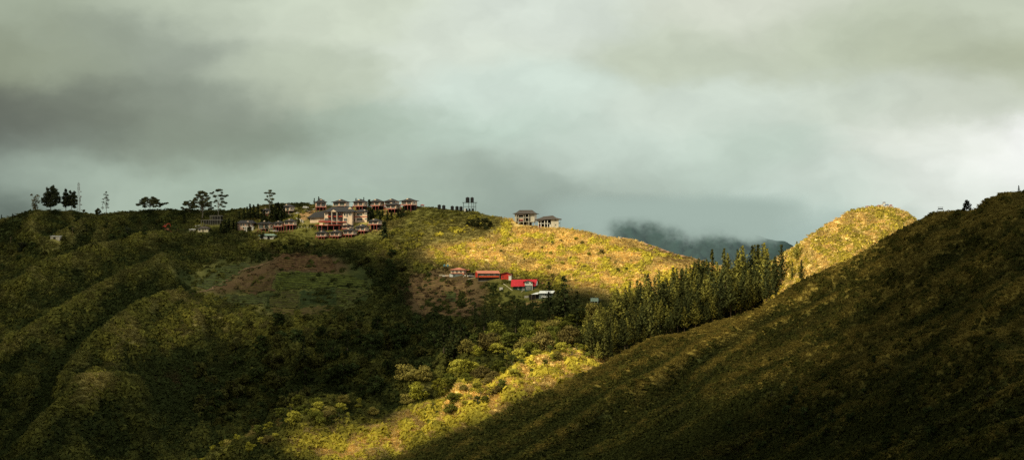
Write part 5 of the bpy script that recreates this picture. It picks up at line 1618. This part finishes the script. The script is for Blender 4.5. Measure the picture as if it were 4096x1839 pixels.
    rf = MB(); rf.rings([[(X(2124.5), -1, Z(1177)), (X(2152), -1, Z(1176)), (X(2156), 4, Z(1169)), (X(2146), 4, Z(1169.5))],
                         [(X(2124.5), -1, Z(1177) + .1), (X(2152), -1, Z(1176) + .1), (X(2156), 4, Z(1169) + .1), (X(2146), 4, Z(1169.5) + .1)]]); rf.build('lower_roof', TINW, r)
    for a in (2125, 2140):
        MB().box(X(a), X(a) + .14, -.9, -.76, -1.5, Z(1177)).build('post', WOODP, r)
    rk = thing('pole_rack', 'open timber rack with sheets piled at the right of the white roofed shed', 'rack', ground_A(2232, 1188))
    for a in (-1.6, -.2, 1.6):
        MB().box(a - .06, a + .06, 0, .12, -1, 2.6).build('post', WOODP, rk)
    for z in (.7, 1.5, 2.3):
        MB().box(-1.7, 1.8, -.05, 1.2, z, z + .1).build('shelf', TINW2 if z < 1 else WOODP, rk)
    # container hut
    u, v = 2377, 1214; m_ = mpp(HA, u, v); clear(u, v, 44, 8, 10)
    r = thing('container_hut', 'pale green sheet metal hut on short posts left of the pine grove', 'hut', ground_A(u, v), math.radians(-12))
    bd = MB()
    x = -2.1
    for k in range(14):
        bd.box(x, x + .3, -.03 if k % 2 else -.12, 2.5, .8, 3.0); x += .3
    bd.build('wall', AQUA, r)
    MB().box(-2.25, 2.25, -.3, 2.7, 3.01, 3.12).build('roof', STEELG, r)
    stilts(r, (-1.9, 0, 1.9), (.1, 2.2), -1, .8, GREYW, .1, 'post')
    r = thing('scrap_frame', 'low grey frame of scrap beside the pale green hut', 'scrap', ground_A(2403, 1206))
    fm = MB(); fm.tube([(-1, 0, 0), (-.2, 0, .9), (1.0, 0, .5), (1.3, 0, 0)], .07); fm.tube([(-.2, .5, .9), (1, .5, .5)], .06); fm.tube([(-.2, 0, .9), (-.2, .5, .9)], .06); fm.build('tube_frame', GALV, r)
    # small boxes
    for (lab, u, v, w, h, mt) in [('pale block hut standing below the long red building', 2004, 1163, 13, 11, WHITE), ('white slatted crate at the left of the white roofed shed', 2106, 1191, 17, 8, TINW2)]:
        clear(u, v, w + 3, 4, 4); m_ = mpp(HA, u, v); W, Hh = w * m_, h * m_
        r = thing('crate', lab, 'crate', ground_A(u, v), math.radians(-8))
        MB().box(-W / 2, W / 2, 0, W * .7, -.4, Hh).build('body', mt, r)
        MB().box(-W / 2 - .1, W / 2 + .1, -.1, W * .7 + .1, Hh + .002, Hh + .12).build('lid', GREYW, r)
        for k in range(4):
            a = -W / 2 + W * (k + .5) / 4
            MB().box(a - .04, a + .04, -.06, -.003, -.2, Hh - .1).build('slat', WOODP, r)

    # ================= equipment
    def tank(label, p, rad, h, mt, grp=None):
        r = thing('water_tank', label, 'water tank', p, random.random(), grp)
        prof = [(rad * .96, -.3), (rad, .05)]
        k = 5
        for i in range(k):
            z = h * .92 * (i + .5) / k
            prof += [(rad, z - h * .05), (rad * 1.035, z), (rad, z + h * .05)]
        prof += [(rad, h * .93), (rad * .55, h * .985), (rad * .3, h)]
        MB().lathe(prof, 18).build('body', mt, r, True)
        MB().lathe([(rad * .32, h * .99), (rad * .32, h * 1.06), (rad * .05, h * 1.08)], 12).build('lid', mt, r)
        return r
    mT = mpp(HA, 1800, 838)
    for lab, u, v in [('leftmost black water tank of the row on the ridge', 1757, 836), ('black water tank second from left on the ridge', 1775, 838), ('black water tank third from left, just right of the gap', 1809, 841),
                      ('black water tank fourth from left on the ridge', 1828, 842), ('black water tank nearest the tank tower on the ground', 1844, 843)]:
        clear(u, v, 14, 4, 3)
        tank(lab, ground_A(u, v), 6.7 * mT, 17 * mT, BLACKP)
    u, v = 1879, 845; p = ground_A(u, v); clear(u, v, 60, 6, 4)
    r = thing('tank_tower', 'dark steel tower platform carrying black water tanks on the ridge', 'tower', p)
    hp = (845 - 810) * mT
    MB().box(-30 * mT, 30 * mT, -1.8, 1.8, hp - .22, hp).build('platform', STEELG, r)
    for a in (-25, -4, 8, 16, 24):
        for y in (-1.4, 1.4):
            MB().box(a * mT - .13, a * mT + .13, y - .13, y + .13, -1, hp - .23).build('leg', STEELG, r)
    br = MB()
    for y in (-1.4, 1.4):
        br.box(-25 * mT, 24 * mT, y - .2, y - .14, hp * .5, hp * .5 + .14)
    br.build('brace', STEELG, r)
    rl = MB()
    for x in (-29, -20, 22, 29):
        rl.box(x * mT - .03, x * mT + .03, -1.75, -1.69, hp + .002, hp + .9)
    rl.box(-29 * mT, -20 * mT, -1.75, -1.70, hp + .9, hp + .95); rl.box(22 * mT, 29 * mT, -1.75, -1.70, hp + .9, hp + .95)
    rl.build('railing', GALV, r)
    for lab, a, y in (('black water tank standing left on the tower platform', -7.5, -.5), ('black water tank standing right on the tower platform', 9.5, -.5), ('black tank tucked behind the left tank on the tower', -11, 1.0)):
        tank(lab, (p[0] + a * mT, p[1] + y, p[2] + hp), 6.7 * mT if y < 0 else 5.5 * mT, 20 * mT, BLACKP)
    for lab, a in (('small dark tank under the tower, left one', -13), ('small dark tank under the tower, middle one', -1), ('small dark tank under the tower, right one', 12)):
        tank(lab, (p[0] + a * mT, p[1] + .3, p[2]), 4.2 * mT, 10.5 * mT, BLACKP)
    r = thing('panel', 'small white panel leaning under the tank tower', 'panel', (p[0] - 19 * mT, p[1] - 1.7, p[2]))
    pm = MB(); pm.box(-.45, .45, 0, .06, -.1, 1.6); pm.box(-.5, -.4, -.03, 0.09, -.4, 1.65); pm.box(.4, .5, -.03, .09, -.4, 1.65); pm.build('board', WHITE, r)
    for lab, u in (('left one of the two blue water tanks above the salmon roofed house', 1778), ('right one of the two blue water tanks above the salmon roofed house', 1791)):
        clear(u, 1071, 14, 8, 3)
        tank(lab, ground_A(u, 1071), 4.2 * mpp(HA, u, 1071), 10 * mpp(HA, u, 1071), BLUEP)

    # telecom mast
    def mast(label, u, v, top, wpx, dishes):
        m_ = mpp(HA, u, v); Hh = (v - top) * m_; w = wpx * m_ / 2
        r = thing('telecom_mast', label, 'mast', ground_A(u, v), .3)
        t = MB()
        prev = None; k = int(Hh / 1.3)
        lv = [[(w * sx_ * (1 - .45 * i / k), w * sy_ * (1 - .45 * i / k), Hh * i / k) for sx_, sy_ in ((-1, -1), (1, -1), (1, 1), (-1, 1))] for i in range(k + 1)]
        for c in range(4):
            t.tube([lv[0][c][:2] + (-1,)] + [l[c] for l in lv[1:]], .075, 4)
        for i in range(k):
            for c in range(4):
                t.tube([lv[i][c], lv[i + 1][(c + 1) % 4]], .04, 3)
        t.build('lattice', GALV, r)
        for z, sx_, rad in dishes:
            dsh = MB(); dsh.lathe([(.05, 0), (rad, .12), (rad, .35), (rad * .6, .42)], 12)
            o = dsh.build('dish', GALV, r, True)
            o.location = (w + .7, -w - .1, z * Hh); o.rotation_euler = (math.pi / 2, 0, .5)
        an = MB()
        for z in (.93, .83, .78):
            for sx_ in (-1, 1):
                an.box(sx_ * w * 1.1 - .12, sx_ * w * 1.1 + .12, -w - .2, -w - .05, z * Hh - .7, z * Hh + .7)
        an.box(-w * 1.2, w * 1.2, -.1, .1, Hh - .1, Hh + .05)
        an.build('antenna', GALV, r)
        MB().tube([(0, 0, Hh), (0, 0, Hh + 1.2)], .04, 4).build('spike', GALV, r)
    mast('tall lattice telecom mast with dishes on the left skyline', 314, 848, 731, 7, [(.70, 1, .45), (.53, 1, .62), (.26, 1, .40)])
    mast('lower thin lattice mast close beside the tall telecom mast', 319, 849, 790, 4, [(.52, 1, .35), (.16, 1, .35)])

    # gazebos
    for lab, u, v, w, h, mt in (('wooden gazebo on the earth bank above the curved road', 1237, 856, 16, 13, WOODP), ('tiny red roofed gazebo alone right of the ridge bungalows', 1689, 826, 17, 9, DECKRED),
                                ('small pale roofed gazebo below the bungalow on long stilts', 1513, 922, 12, 10, WOODP)):
        clear(u, v, w, 5, 4); m_ = mpp(HA, u, v); W, Hh = w * m_ / 2, h * m_
        r = thing('gazebo', lab, 'gazebo', ground_A(u, v), .2)
        MB().hip(-W, W, -W, W, Hh * .62, Hh * .38, W * .25, .5, .08).build('roof', mt if mt is DECKRED else SHING2, r)
        stilts(r, (-W * .7, W * .7), (-W * .7, W * .7), -.5, Hh * .62, mt, .09, 'post')
        MB().box(-W * .6, W * .6, W * .5, W * .62, .35, .75).build('bench', mt, r)

    # fence of pale posts along the lawn
    r = thing('post_fence', 'row of short pale posts along the lawn below the lodge', 'fence', ground_A(1250, 921))
    base = Vector(ground_A(1250, 921))
    for i in range(18):
        u = 1146 + 206 * i / 17; v = 923 - 10 * i / 17 - 3 * math.sin(i / 17 * 3.1)
        q = Vector(ground_A(u, v)) - base
        MB().box(q.x - .09, q.x + .09, q.y - .09, q.y + .09, q.z - .3, q.z + 1.15).build('post', GREYW, r)
    # white block wall along the road
    r = thing('road_wall', 'stepped white parapet following the outside of the curved road', 'wall', ground_A(1180, 874))
    base = Vector(ground_A(1180, 874))
    wp = [(1153, 853), (1156, 860), (1161, 866), (1168, 871), (1177, 876), (1187, 881), (1198, 886), (1209, 891), (1213, 896)]
    wm = MB()
    for i in range(len(wp) - 1):
        a = Vector(ground_A(*wp[i])) - base; b = Vector(ground_A(*wp[i + 1])) - base
        d_ = (b - a); d_.z = 0
        n_ = Vector((-d_.y, d_.x, 0)).normalized() * .15
        h = .5 + .18 * i * .6
        zz0 = min(a.z, b.z) - .5
        vs = [a - n_, b - n_, b + n_, a + n_]
        wm.add([(q.x, q.y, zz0) for q in vs] + [(q.x, q.y, max(a.z, b.z) + h) for q in vs], [(3, 2, 1, 0), (4, 5, 6, 7), (0, 1, 5, 4), (1, 2, 6, 5), (2, 3, 7, 6), (3, 0, 4, 7)])
    wm.build('parapet', GREYW, r)
    for i in range(5):
        q = Vector(ground_A(wp[i][0] + 1, wp[i][1] - 3)) - base
        MB().box(q.x - .12, q.x + .12, q.y - .12, q.y + .12, q.z - .3, q.z + 1.3).build('post', WHITE, r)
    # picket fence and hung cloths by the pink house
    m_ = mpp(HA, 1780, 1108); clear(1785, 1107, 66, 10, 5)
    r = thing('picket_fence', 'pale picket fence at the far left of the salmon roofed house', 'fence', ground_A(1763, 1106), .05)
    pk = MB()
    for i in range(9):
        x = -6 * m_ + 12 * m_ * i / 8
        pk.box(x - .05, x + .05, -.02, .02, -.3, 6.5 * m_)
    pk.box(-6.3 * m_, 6.3 * m_, .025, .06, 2 * m_, 2.6 * m_); pk.box(-6.3 * m_, 6.3 * m_, .025, .06, 5 * m_, 5.6 * m_)
    pk.build('pickets', CREAM, r)
    for lab, u, v, w, h, mt in (('white cloth hung out beside the picket fence', 1776, 1109, 12, 7, WHITE), ('pinkish white sheet hung between the cloth and the white panel', 1789, 1109, 13, 9, PALE), ('tall white panel at the left corner of the salmon roofed house', 1805, 1111, 14, 13.5, TINW)):
        r = thing('hung_sheet', lab, 'sheet', ground_A(u, v), .1)
        W, Hh = w * m_, h * m_
        sm = MB(); nn = 8
        vs = []
        for j in range(4):
            for i in range(nn + 1):
                x = -W / 2 + W * i / nn
                vs.append((x, .06 * math.sin(i * 1.9 + j), .25 + (Hh - .25) * j / 3 - (.12 * math.sin(math.pi * i / nn) if j == 3 and mt is not TINW else 0)))
        sm.add(vs, [(j * (nn + 1) + i, j * (nn + 1) + i + 1, (j + 1) * (nn + 1) + i + 1, (j + 1) * (nn + 1) + i) for j in range(3) for i in range(nn)])
        sm.build('sheet', mt, r)
        for x in (-W / 2, W / 2):
            MB().tube([(x, .08, -.4), (x, .08, Hh + .1)], .04, 5).build('pole', WOODP, r)
    r = thing('parasol', 'small orange and white parasol in front of the salmon roofed house', 'parasol', ground_A(1854, 1109)); clear(1854, 1109, 10, 3, 4)
    MB().lathe([(.75, 1.35), (.5, 1.62), (.06, 1.85)], 10).build('canopy', ORANGE, r); MB().tube([(0, 0, -.3), (0, 0, 1.8)], .03, 5).build('pole', WHITE, r); MB().lathe([(.3, -.2), (.28, .12)], 8).build('base', WHITE, r)
    for lab, u, v, rad, h in (('white drum beside the parasol in the yard', 1861, 1108, .42, 1.0), ('dull white drum near the carport entrance', 1871, 1109, .38, .8)):
        r = thing('drum', lab, 'drum', ground_A(u, v))
        MB().lathe([(rad, -.2), (rad, h * .3), (rad * 1.05, h * .33), (rad, h * .36), (rad, h * .66), (rad * 1.05, h * .69), (rad, h * .72), (rad, h), (rad * .9, h - .03)], 14).build('body', WHITE, r, True)
        MB().lathe([(rad * .88, h - .028), (rad * .86, h + .03)], 14).build('lid', TINW2, r)

    # cars
    def car(label, u, v, yaw, body, L=4.2, van=False, hill=ground_A):
        clear(u, v, 24, 4, 5)
        r = thing('car', label, 'car', hill(u, v), math.radians(yaw))
        hb = .78; ht = 1.95 if van else 1.5
        prof = [(-L / 2, .32), (L / 2, .32), (L / 2, .72), (L * .46, .84), (L * .22, hb + .14), (-L * .46, hb + .12), (-L / 2, .74)]
        bm_ = MB(); bm_.prism(prof, 'y', -.82, .82); bm_.build('body', body, r)
        cab = [(-L * .44, hb + .10), (L * .24, hb + .12), (L * .08, ht), (-L * .36, ht)] if not van else [(-L * .47, hb + .1), (L * .38, hb + .12), (L * .28, ht), (-L * .46, ht)]
        cb = MB(); cb.prism(cab, 'y', -.74, .74); cb.build('cabin', body, r)
        gl = [(x * .90 - .02, z * .985 - .0) for x, z in cab]
        gm = MB()
        gm.prism([(cab[0][0] + .25, hb + .22), (cab[1][0] - .28, hb + .22), (cab[2][0] - .10, ht - .12), (cab[3][0] + .1, ht - .12)], 'y', -.765, -.745)
        gm.prism([(cab[0][0] + .25, hb + .22), (cab[1][0] - .28, hb + .22), (cab[2][0] - .10, ht - .12), (cab[3][0] + .1, ht - .12)], 'y', .745, .765)
        gm.build('window', PANE, r)
        for x in (-L * .31, L * .31):
            for y in (-.78, .78):
                w = MB(); w.lathe([(.12, -.1), (.33, -.1), (.33, .1), (.12, .1)], 12)
                o = w.build('wheel', TYRE, r); o.location = (x, y, .33); o.rotation_euler = (math.pi / 2, 0, 0)
        for y in (-.6, .6):
            MB().box(L / 2 + .002, L / 2 + .03, y - .15, y + .15, .58, .70).build('headlight', WHITE, r)
    YCAR = paint('pale_yellow_paint', (.62, .62, .34), .35, .1, 1)
    WCAR = paint('white_car_paint', (.70, .71, .70), .3, .1, 1)
    car('pale yellow van parked on the lawn below the linked bungalows', 1086, 926, 8, YCAR, 4.3, True)
    car('white pickup sized car parked right of the pale yellow van', 1103, 926, 8, WCAR, 3.8)
    car('white car parked on the grass above the curved road', 1223, 834, 4, WCAR, 4.0)
    car('silver car half inside the dark carport', 1887, 1111, 12, CHROME, 4.2)
    car('white car beneath the white roofed shed', 2180, 1191, -6, WCAR, 4.0)

    # excavator
    u, v = 656, 924; clear(u, v, 36, 10, 6)
    r = thing('excavator', 'red orange excavator with raised arm on the bare earth of the left slope', 'excavator', ground_A(u, v), math.radians(8), None, 1.0)
    RD = paint('excavator_orange_red', (.50, .06, .03), .5, .25, 2)
    for y in (-.95, .95):
        t = MB(); t.prism([(-1.7, 0), (1.5, 0), (1.8, .35), (1.5, .72), (-1.7, .72), (-2.0, .35)], 'y', y - .25, y + .25); t.build('track', TYRE, r)
    b = MB(); b.prism([(-1.9, .85), (1.2, .85), (1.2, 1.5), (.4, 1.75), (-1.9, 1.75)], 'y', -1.05, 1.05); b.build('body', RD, r)
    c = MB(); c.prism([(.0, 1.76), (1.25, 1.52), (1.2, 2.3), (.9, 2.75), (.05, 2.75)], 'y', -1.0, -.05); cbo = c.build('cab', RD, r)
    MB().prism([(.15, 1.95), (1.12, 1.85), (1.08, 2.28), (.85, 2.6), (.15, 2.6)], 'y', -1.03, -1.003).build('window', PANE, cbo)
    MB().tube([(1.0, .4, 1.4), (2.3, .4, 3.2), (3.6, .4, 3.3)], [.22, .24, .16], 6).build('boom', RD, r)
    MB().tube([(3.5, .4, 3.4), (4.1, .4, 2.2), (4.2, .4, 1.2)], [.17, .15, .1], 6).build('arm', RD, r)
    bk_ = MB(); bk_.prism([(3.9, 1.25), (4.5, 1.25), (4.6, .7), (4.1, .45), (3.7, .75)], 'y', 0, .85); bk_.build('bucket', STEELG, r)

    # utility poles
    for lab, u, v, top in [('thin wooden pole on the dark left slope with a crossarm', 290, 976, 938), ('faint wooden pole near the left edge of the slope', 43, 974, 944), ('short pole on the dark slope above the white tin shed', 153, 958, 944),
                           ('wooden pole rising behind the long red building', 1955, 1086, 1056), ('pale stake standing below the salmon roofed house', 1854, 1126, 1117), ('pole beside the dark pines near the white roofed shed', 2254, 1150, 1126),
                           ('slim pole on the skyline just right of the weathered stilt houses', 2592, 1000, 978)]:
        m_ = mpp(HA, u, v); Hh = (v - top) * m_
        r = thing('utility_pole', lab, 'pole', ground_A(u, v))
        MB().tube([(0, 0, -.5), (0, 0, Hh)], [.13, .08], 6).build('pole', WOODP, r)
        if Hh > 3:
            MB().box(-.9, .9, -.06, .06, Hh - .55, Hh - .43).build('crossarm', WOODP, r)
    # pale timber poles lying on the slope
    for lab, a, b in [('pale bamboo pole lying down the slope left of the green house', (2014, 1140), (2046, 1163)), ('second pale pole beside the first near the green house', (2036, 1156), (2050, 1164)),
                      ('pale pole lying on the slope below the carport', (1871, 1121), (1908, 1114)), ('short pale branch lying in front of the green house', (2085, 1170), (2095, 1164))]:
        pa, pb = Vector(ground_A(*a)), Vector(ground_A(*b))
        r = thing('timber_pole', lab, 'pole', pa)
        EXCL.append((min(a[0], b[0]) - 3, max(a[0], b[0]) + 3, min(a[1], b[1]) - 2, max(a[1], b[1]) + 5))
        MB().tube([(0, 0, .35), tuple((pb - pa) * .5 + Vector((0, 0, .45))), tuple(pb - pa + Vector((0, 0, .35)))], [.15, .13, .09], 6).build('stem', CREAM, r)

    # colourful tarpaulin stalls on the golden hilltop
    mc = mpp(HC, 3540, 826)
    cols = {'white': WHITE, 'red': paint('red_tarp', (.50, .05, .04), .6, .2, 2), 'blue': paint('blue_tarp', (.10, .16, .38), .6, .2, 2), 'cream': CREAM, 'pale_blue': paint('pale_blue_tarp', (.45, .58, .62), .6, .2, 2), 'pink': PALE}
    for lab, u, v, dz, w, h, top, side in [('cream and white awning with a red edge at the left of the hilltop', 3469, 830, 0, 19, 7, 'cream', 'red'),
                                           ('red and white tarpaulin at the left of the hilltop stalls', 3515, 828, 0, 11, 9, 'white', 'red'),
                                           ('pale blue tarpaulin in the middle of the hilltop stalls', 3527, 828, 0, 12, 11, 'pale_blue', 'pink'),
                                           ('cream tarpaulin with blue stripe in the hilltop stalls', 3546, 828, 0, 15, 12, 'cream', 'blue'),
                                           ('white tarpaulin with dark red edge at the right of the hilltop stalls', 3561, 829, 0, 12, 11, 'cream', 'red'),
                                           ('topmost lilac white tarpaulin crowning the hilltop stalls', 3535, 826, 10, 11, 9, 'pink', 'blue')]:
        p = list(ground_C(u, v)); p[2] += dz * mc
        r = thing('tarpaulin_stall', lab, 'stall', p, random.uniform(-.2, .2))
        W, Hh = w * mc / 2, h * mc
        cn = MB(); vs = []
        for j in range(4):
            for i in range(7):
                x = -W + 2 * W * i / 6; y = -1 + 2.4 * j / 3
                vs.append((x, y, Hh * (.82 + .14 * math.sin(math.pi * i / 6) + .06 * math.sin(3 * i + j))))
        cn.add(vs, [(j * 7 + i, j * 7 + i + 1, (j + 1) * 7 + i + 1, (j + 1) * 7 + i) for j in range(3) for i in range(6)])
        cn.build('canopy', cols[top], r)
        MB().box(-W, W, -1.06, -1.0, Hh * .55, Hh * .80).build('valance', cols[side], r)
        MB().box(-W * .95, W * .95, -.9, -.84, -.2, Hh * .50).build('front_sheet', cols['white'], r)
        for x in (-W * .97, W * .97):
            MB().box(x - .05, x + .05, -.98, -.88, -.6 - dz * mc, Hh * .8).build('post', WOODP, r)
    # small white things near the ridge
    r = thing('hut', 'small white hut on the terraced skyline right of the golden slope', 'hut', ground_A(2480, 955), 0); clear(2480, 955, 14, 6, 4)
    MB().box(-.55, .55, 0, 1, -.4, .75).build('wall', WHITE, r); MB().hip(-.75, .75, -.2, 1.2, .75, .35, .4, .5, .06).build('roof', TINW, r)
    # sign frame on the dark crest
    u, v = 3762, 850; m_ = mpp(HB, u, v)
    r = thing('sign_frame', 'small dark board held on thin splayed legs on the dark crest', 'sign frame', ground_B(u, v), .15)
    z = 22 * m_
    for sx_ in (-1, 1):
        for y in (-.45, .45):
            MB().tube([(sx_ * 16 * m_, y * 1.5, -.2), (sx_ * 9 * m_, y * .2, z * .72), (sx_ * 9 * m_, 0, z)], .045, 5).build('leg', GALV, r)
    MB().box(-9.5 * m_, 9.5 * m_, -.06, .06, z * .58, z * .80).build('board', BLACKP, r)
    MB().box(-10.5 * m_, 10.5 * m_, -.35, .35, z, z + .06).build('top_rail', TINW2, r)


# ================================================================== GROUND PATCHES: road, earth, fields
def patch(name, poly, step, dz, rgb, label=None, rows=None, hill=None, kind='structure', rough=.35):
    """a sheet following the ground inside a polygon; rows=(spacing px, height m, second colour)"""
    hill = hill or HA
    us = np.arange(min(p[0] for p in poly) - step, max(p[0] for p in poly) + 2 * step, step)
    vs = np.arange(min(p[1] for p in poly) - step, max(p[1] for p in poly) + 2 * step, step * .5)
    U, V = np.meshgrid(us, vs)
    jit = (fbm(U / 14, V / 9, 77, 2) - .5) * (26 if rows else 9)
    ins = inpoly(U + jit, V + jit * .6, poly)
    if not ins.any():
        return
    p = hill.pos(U, V); p[..., 2] += dz
    c = np.ones(U.shape + (3,)) * np.array(rgb)
    n = (.55 + .9 * fbm(U / 9, V / 5, 87, 3))[..., None]
    c = c * n
    if rows:
        sp, h, rgb2, tilt = rows; sp *= 1.6; h *= 1.5; rgb2 = (rgb2[0], rgb2[1], rgb2[2] * .75)
        w = (V + tilt * U + 14 * (fbm(U / 120, V / 80, 89, 2) - .5)) / sp * 2 * math.pi
        s = .5 + .5 * np.sin(w)
        brk = np.clip(fbm(U / 16, V / 6, 98, 3) * 2.4 - .5, 0, 1)
        p[..., 2] += h * s * brk
        f = (np.clip((s - .45) * 3, 0, 1) * brk)[..., None]
        c = c * (1 - f) + np.array(rgb2) * n * f
    keep = ins[:-1, :-1] & ins[1:, 1:] & ins[:-1, 1:] & ins[1:, :-1]
    o = grid_mesh(name, p, U.shape[0], U.shape[1], c, M_SOIL, keep)
    return tag(o, label, kind=kind)


def patches():
    EARTH = (.30, .19, .09); BR = (.088, .052, .029); GRN = (.075, .085, .026); DGR = (.036, .050, .020)
    def ribbon(pts, w):
        L, R = [], []
        for i, (x, y) in enumerate(pts):
            a = pts[max(0, i - 1)]; b = pts[min(len(pts) - 1, i + 1)]
            dx, dy = b[0] - a[0], b[1] - a[1]; n = math.hypot(dx, dy)
            L.append((x - dy / n * w[i] / 2, y + dx / n * w[i] / 2)); R.append((x + dy / n * w[i] / 2, y - dx / n * w[i] / 2))
        return L + R[::-1]
    patch('road', ribbon([(1262, 841), (1235, 842), (1212, 845), (1194, 850), (1181, 857), (1178, 865), (1184, 873), (1196, 880), (1208, 886)], [5, 5, 6, 8, 10, 12, 11, 9, 8]), 1.5, .22, (.24, .23, .21), 'grey curved road climbing through the village')
    patch('bare_earth', [(1200, 884), (1190, 872), (1190, 862), (1203, 853), (1230, 848), (1262, 846), (1263, 858), (1240, 868), (1226, 886)], 2, .12, EARTH, 'ochre cut bank inside the road bend')
    patch('bare_earth', [(1106, 876), (1140, 858), (1156, 866), (1178, 880), (1150, 886), (1112, 884)], 2, .12, (.20, .125, .07), 'brown bank below the parapet of the curved road')
    patch('bare_earth', [(618, 926), (655, 922), (717, 924), (716, 938), (690, 950), (676, 945), (650, 934)], 2, .15, (.30, .12, .07), 'orange bare earth dug around the excavator')
    patch('bare_earth', [(355, 900), (385, 901), (382, 908), (358, 909)], 2, .15, (.24, .075, .045), 'small red earth scar on the left slope')
    patch('field', [(1096, 1075), (1140, 1016), (1230, 1012), (1310, 1022), (1345, 1060), (1330, 1086), (1200, 1082)], 2.2, .15, BR, 'brown ploughed terraces at the top of the farm plots', (5.2, .35, (.12, .088, .045), -.02))
    patch('field', [(930, 1150), (1000, 1100), (1090, 1078), (1100, 1090), (1096, 1165), (1000, 1178)], 2.2, .15, (.085, .058, .032), 'brown contour rows in the middle of the farm plots', (5, .35, (.10, .085, .035), .03))
    patch('field', [(1104, 1090), (1200, 1085), (1380, 1098), (1480, 1130), (1470, 1150), (1350, 1148), (1200, 1160), (1104, 1165)], 2.2, .15, (.048, .058, .018), 'green terraced vegetable rows of the farm plots', (5.6, .40, (.105, .125, .035), -.02))
    patch('field', [(1110, 1168), (1190, 1164), (1195, 1230), (1140, 1240), (1080, 1225), (1085, 1180)], 2.2, .15, (.06, .055, .024), 'dull green rows at the lower left of the farm plots', (5, .35, (.09, .10, .032), .06))
    patch('field', [(1198, 1166), (1340, 1155), (1342, 1215), (1200, 1218)], 2.2, .15, DGR, 'smooth dark green plot in the lower farm terraces', (7, .12, (.048, .066, .030), 0))
    patch('field', [(1346, 1152), (1470, 1156), (1480, 1175), (1420, 1195), (1348, 1235)], 2.2, .15, (.05, .05, .02), 'curving green rows at the right end of the farm terraces', (5.2, .4, (.10, .125, .038), -.09))
    patch('field', [(1080, 1232), (1190, 1236), (1270, 1222), (1340, 1222), (1320, 1262), (1200, 1282), (1115, 1275)], 2.2, .15, (.085, .065, .03), 'brown green rows at the bottom of the farm plots', (5, .35, (.11, .11, .035), .05))
    patch('field', [(800, 1200), (930, 1180), (1078, 1178), (1075, 1222), (960, 1222), (830, 1215)], 2.2, .15, (.05, .055, .024), 'green plots at the lower left of the earth track', (5, .3, (.085, .105, .04), .02))
    patch('field', [(760, 1150), (860, 1080), (980, 1055), (1010, 1070), (900, 1140), (830, 1165)], 2.2, .15, (.05, .058, .026), 'dark green rows left of the earth track', (5.5, .35, (.08, .10, .04), .04))
    patch('path', ribbon([(765, 1190), (830, 1168), (880, 1140), (940, 1105), (1010, 1068), (1070, 1050), (1110, 1030), (1142, 1014)], [7, 7, 6, 6, 5, 5, 5, 4]), 1.8, .35, (.15, .105, .06), 'thin earth track climbing beside the farm plots')
    patch('field', [(1640, 1120), (1720, 1110), (1860, 1130), (1880, 1200), (1890, 1270), (1800, 1290), (1700, 1260), (1650, 1190)], 2.4, .12, (.115, .074, .040), 'bare brown farm plot below the salmon roofed house', (5.4, .25, (.16, .12, .06), -.03))
    patch('field', [(1785, 1172), (1822, 1168), (1822, 1212), (1770, 1210)], 2, .35, (.05, .06, .025), 'small dark green vegetable bed in the brown farm plot', (4.5, .3, (.075, .095, .035), 0))
    patch('field', [(1985, 1225), (2060, 1210), (2180, 1200), (2175, 1235), (2080, 1245), (1990, 1255)], 2.2, .15, (.17, .12, .055), 'dry terraced plot below the white roofed shed', (4.8, .3, (.23, .19, .07), .06))
    patch('field', [(2560, 1045), (2640, 1030), (2760, 1040), (2800, 1062), (2700, 1085), (2580, 1080)], 2, .2, (.30, .19, .09), 'sunlit terraced rows at the right end of the golden slope', (5, .45, (.28, .24, .06), .02))
    patch('bare_earth', [(2470, 950), (2520, 955), (2620, 985), (2690, 1012), (2790, 1036), (2790, 1050), (2690, 1026), (2600, 994)], 2, .2, (.42, .25, .15), 'strip of bare earth along the skyline of the golden slope')
    patch('bare_earth', [(2150, 1128), (2230, 1118), (2290, 1135), (2260, 1160), (2170, 1150)], 2.2, .12, (.34, .19, .10), 'churned reddish earth behind the white roofed shed')
# ================================================================== BUILD
village()
patches()
trees()
undergrowth()

# ------------------------------------------------------------------ render settings
SC.render.engine = 'CYCLES'
SC.view_settings.view_transform = 'Standard'
SC.view_settings.look = 'None'
SC.view_settings.exposure = 0.0
SC.view_settings.gamma = 1.0
SC.cycles.max_bounces = 5
SC.cycles.diffuse_bounces = 3
SC.cycles.glossy_bounces = 2
SC.cycles.transmission_bounces = 2
SC.cycles.transparent_max_bounces = 12
SC.cycles.use_denoising = False
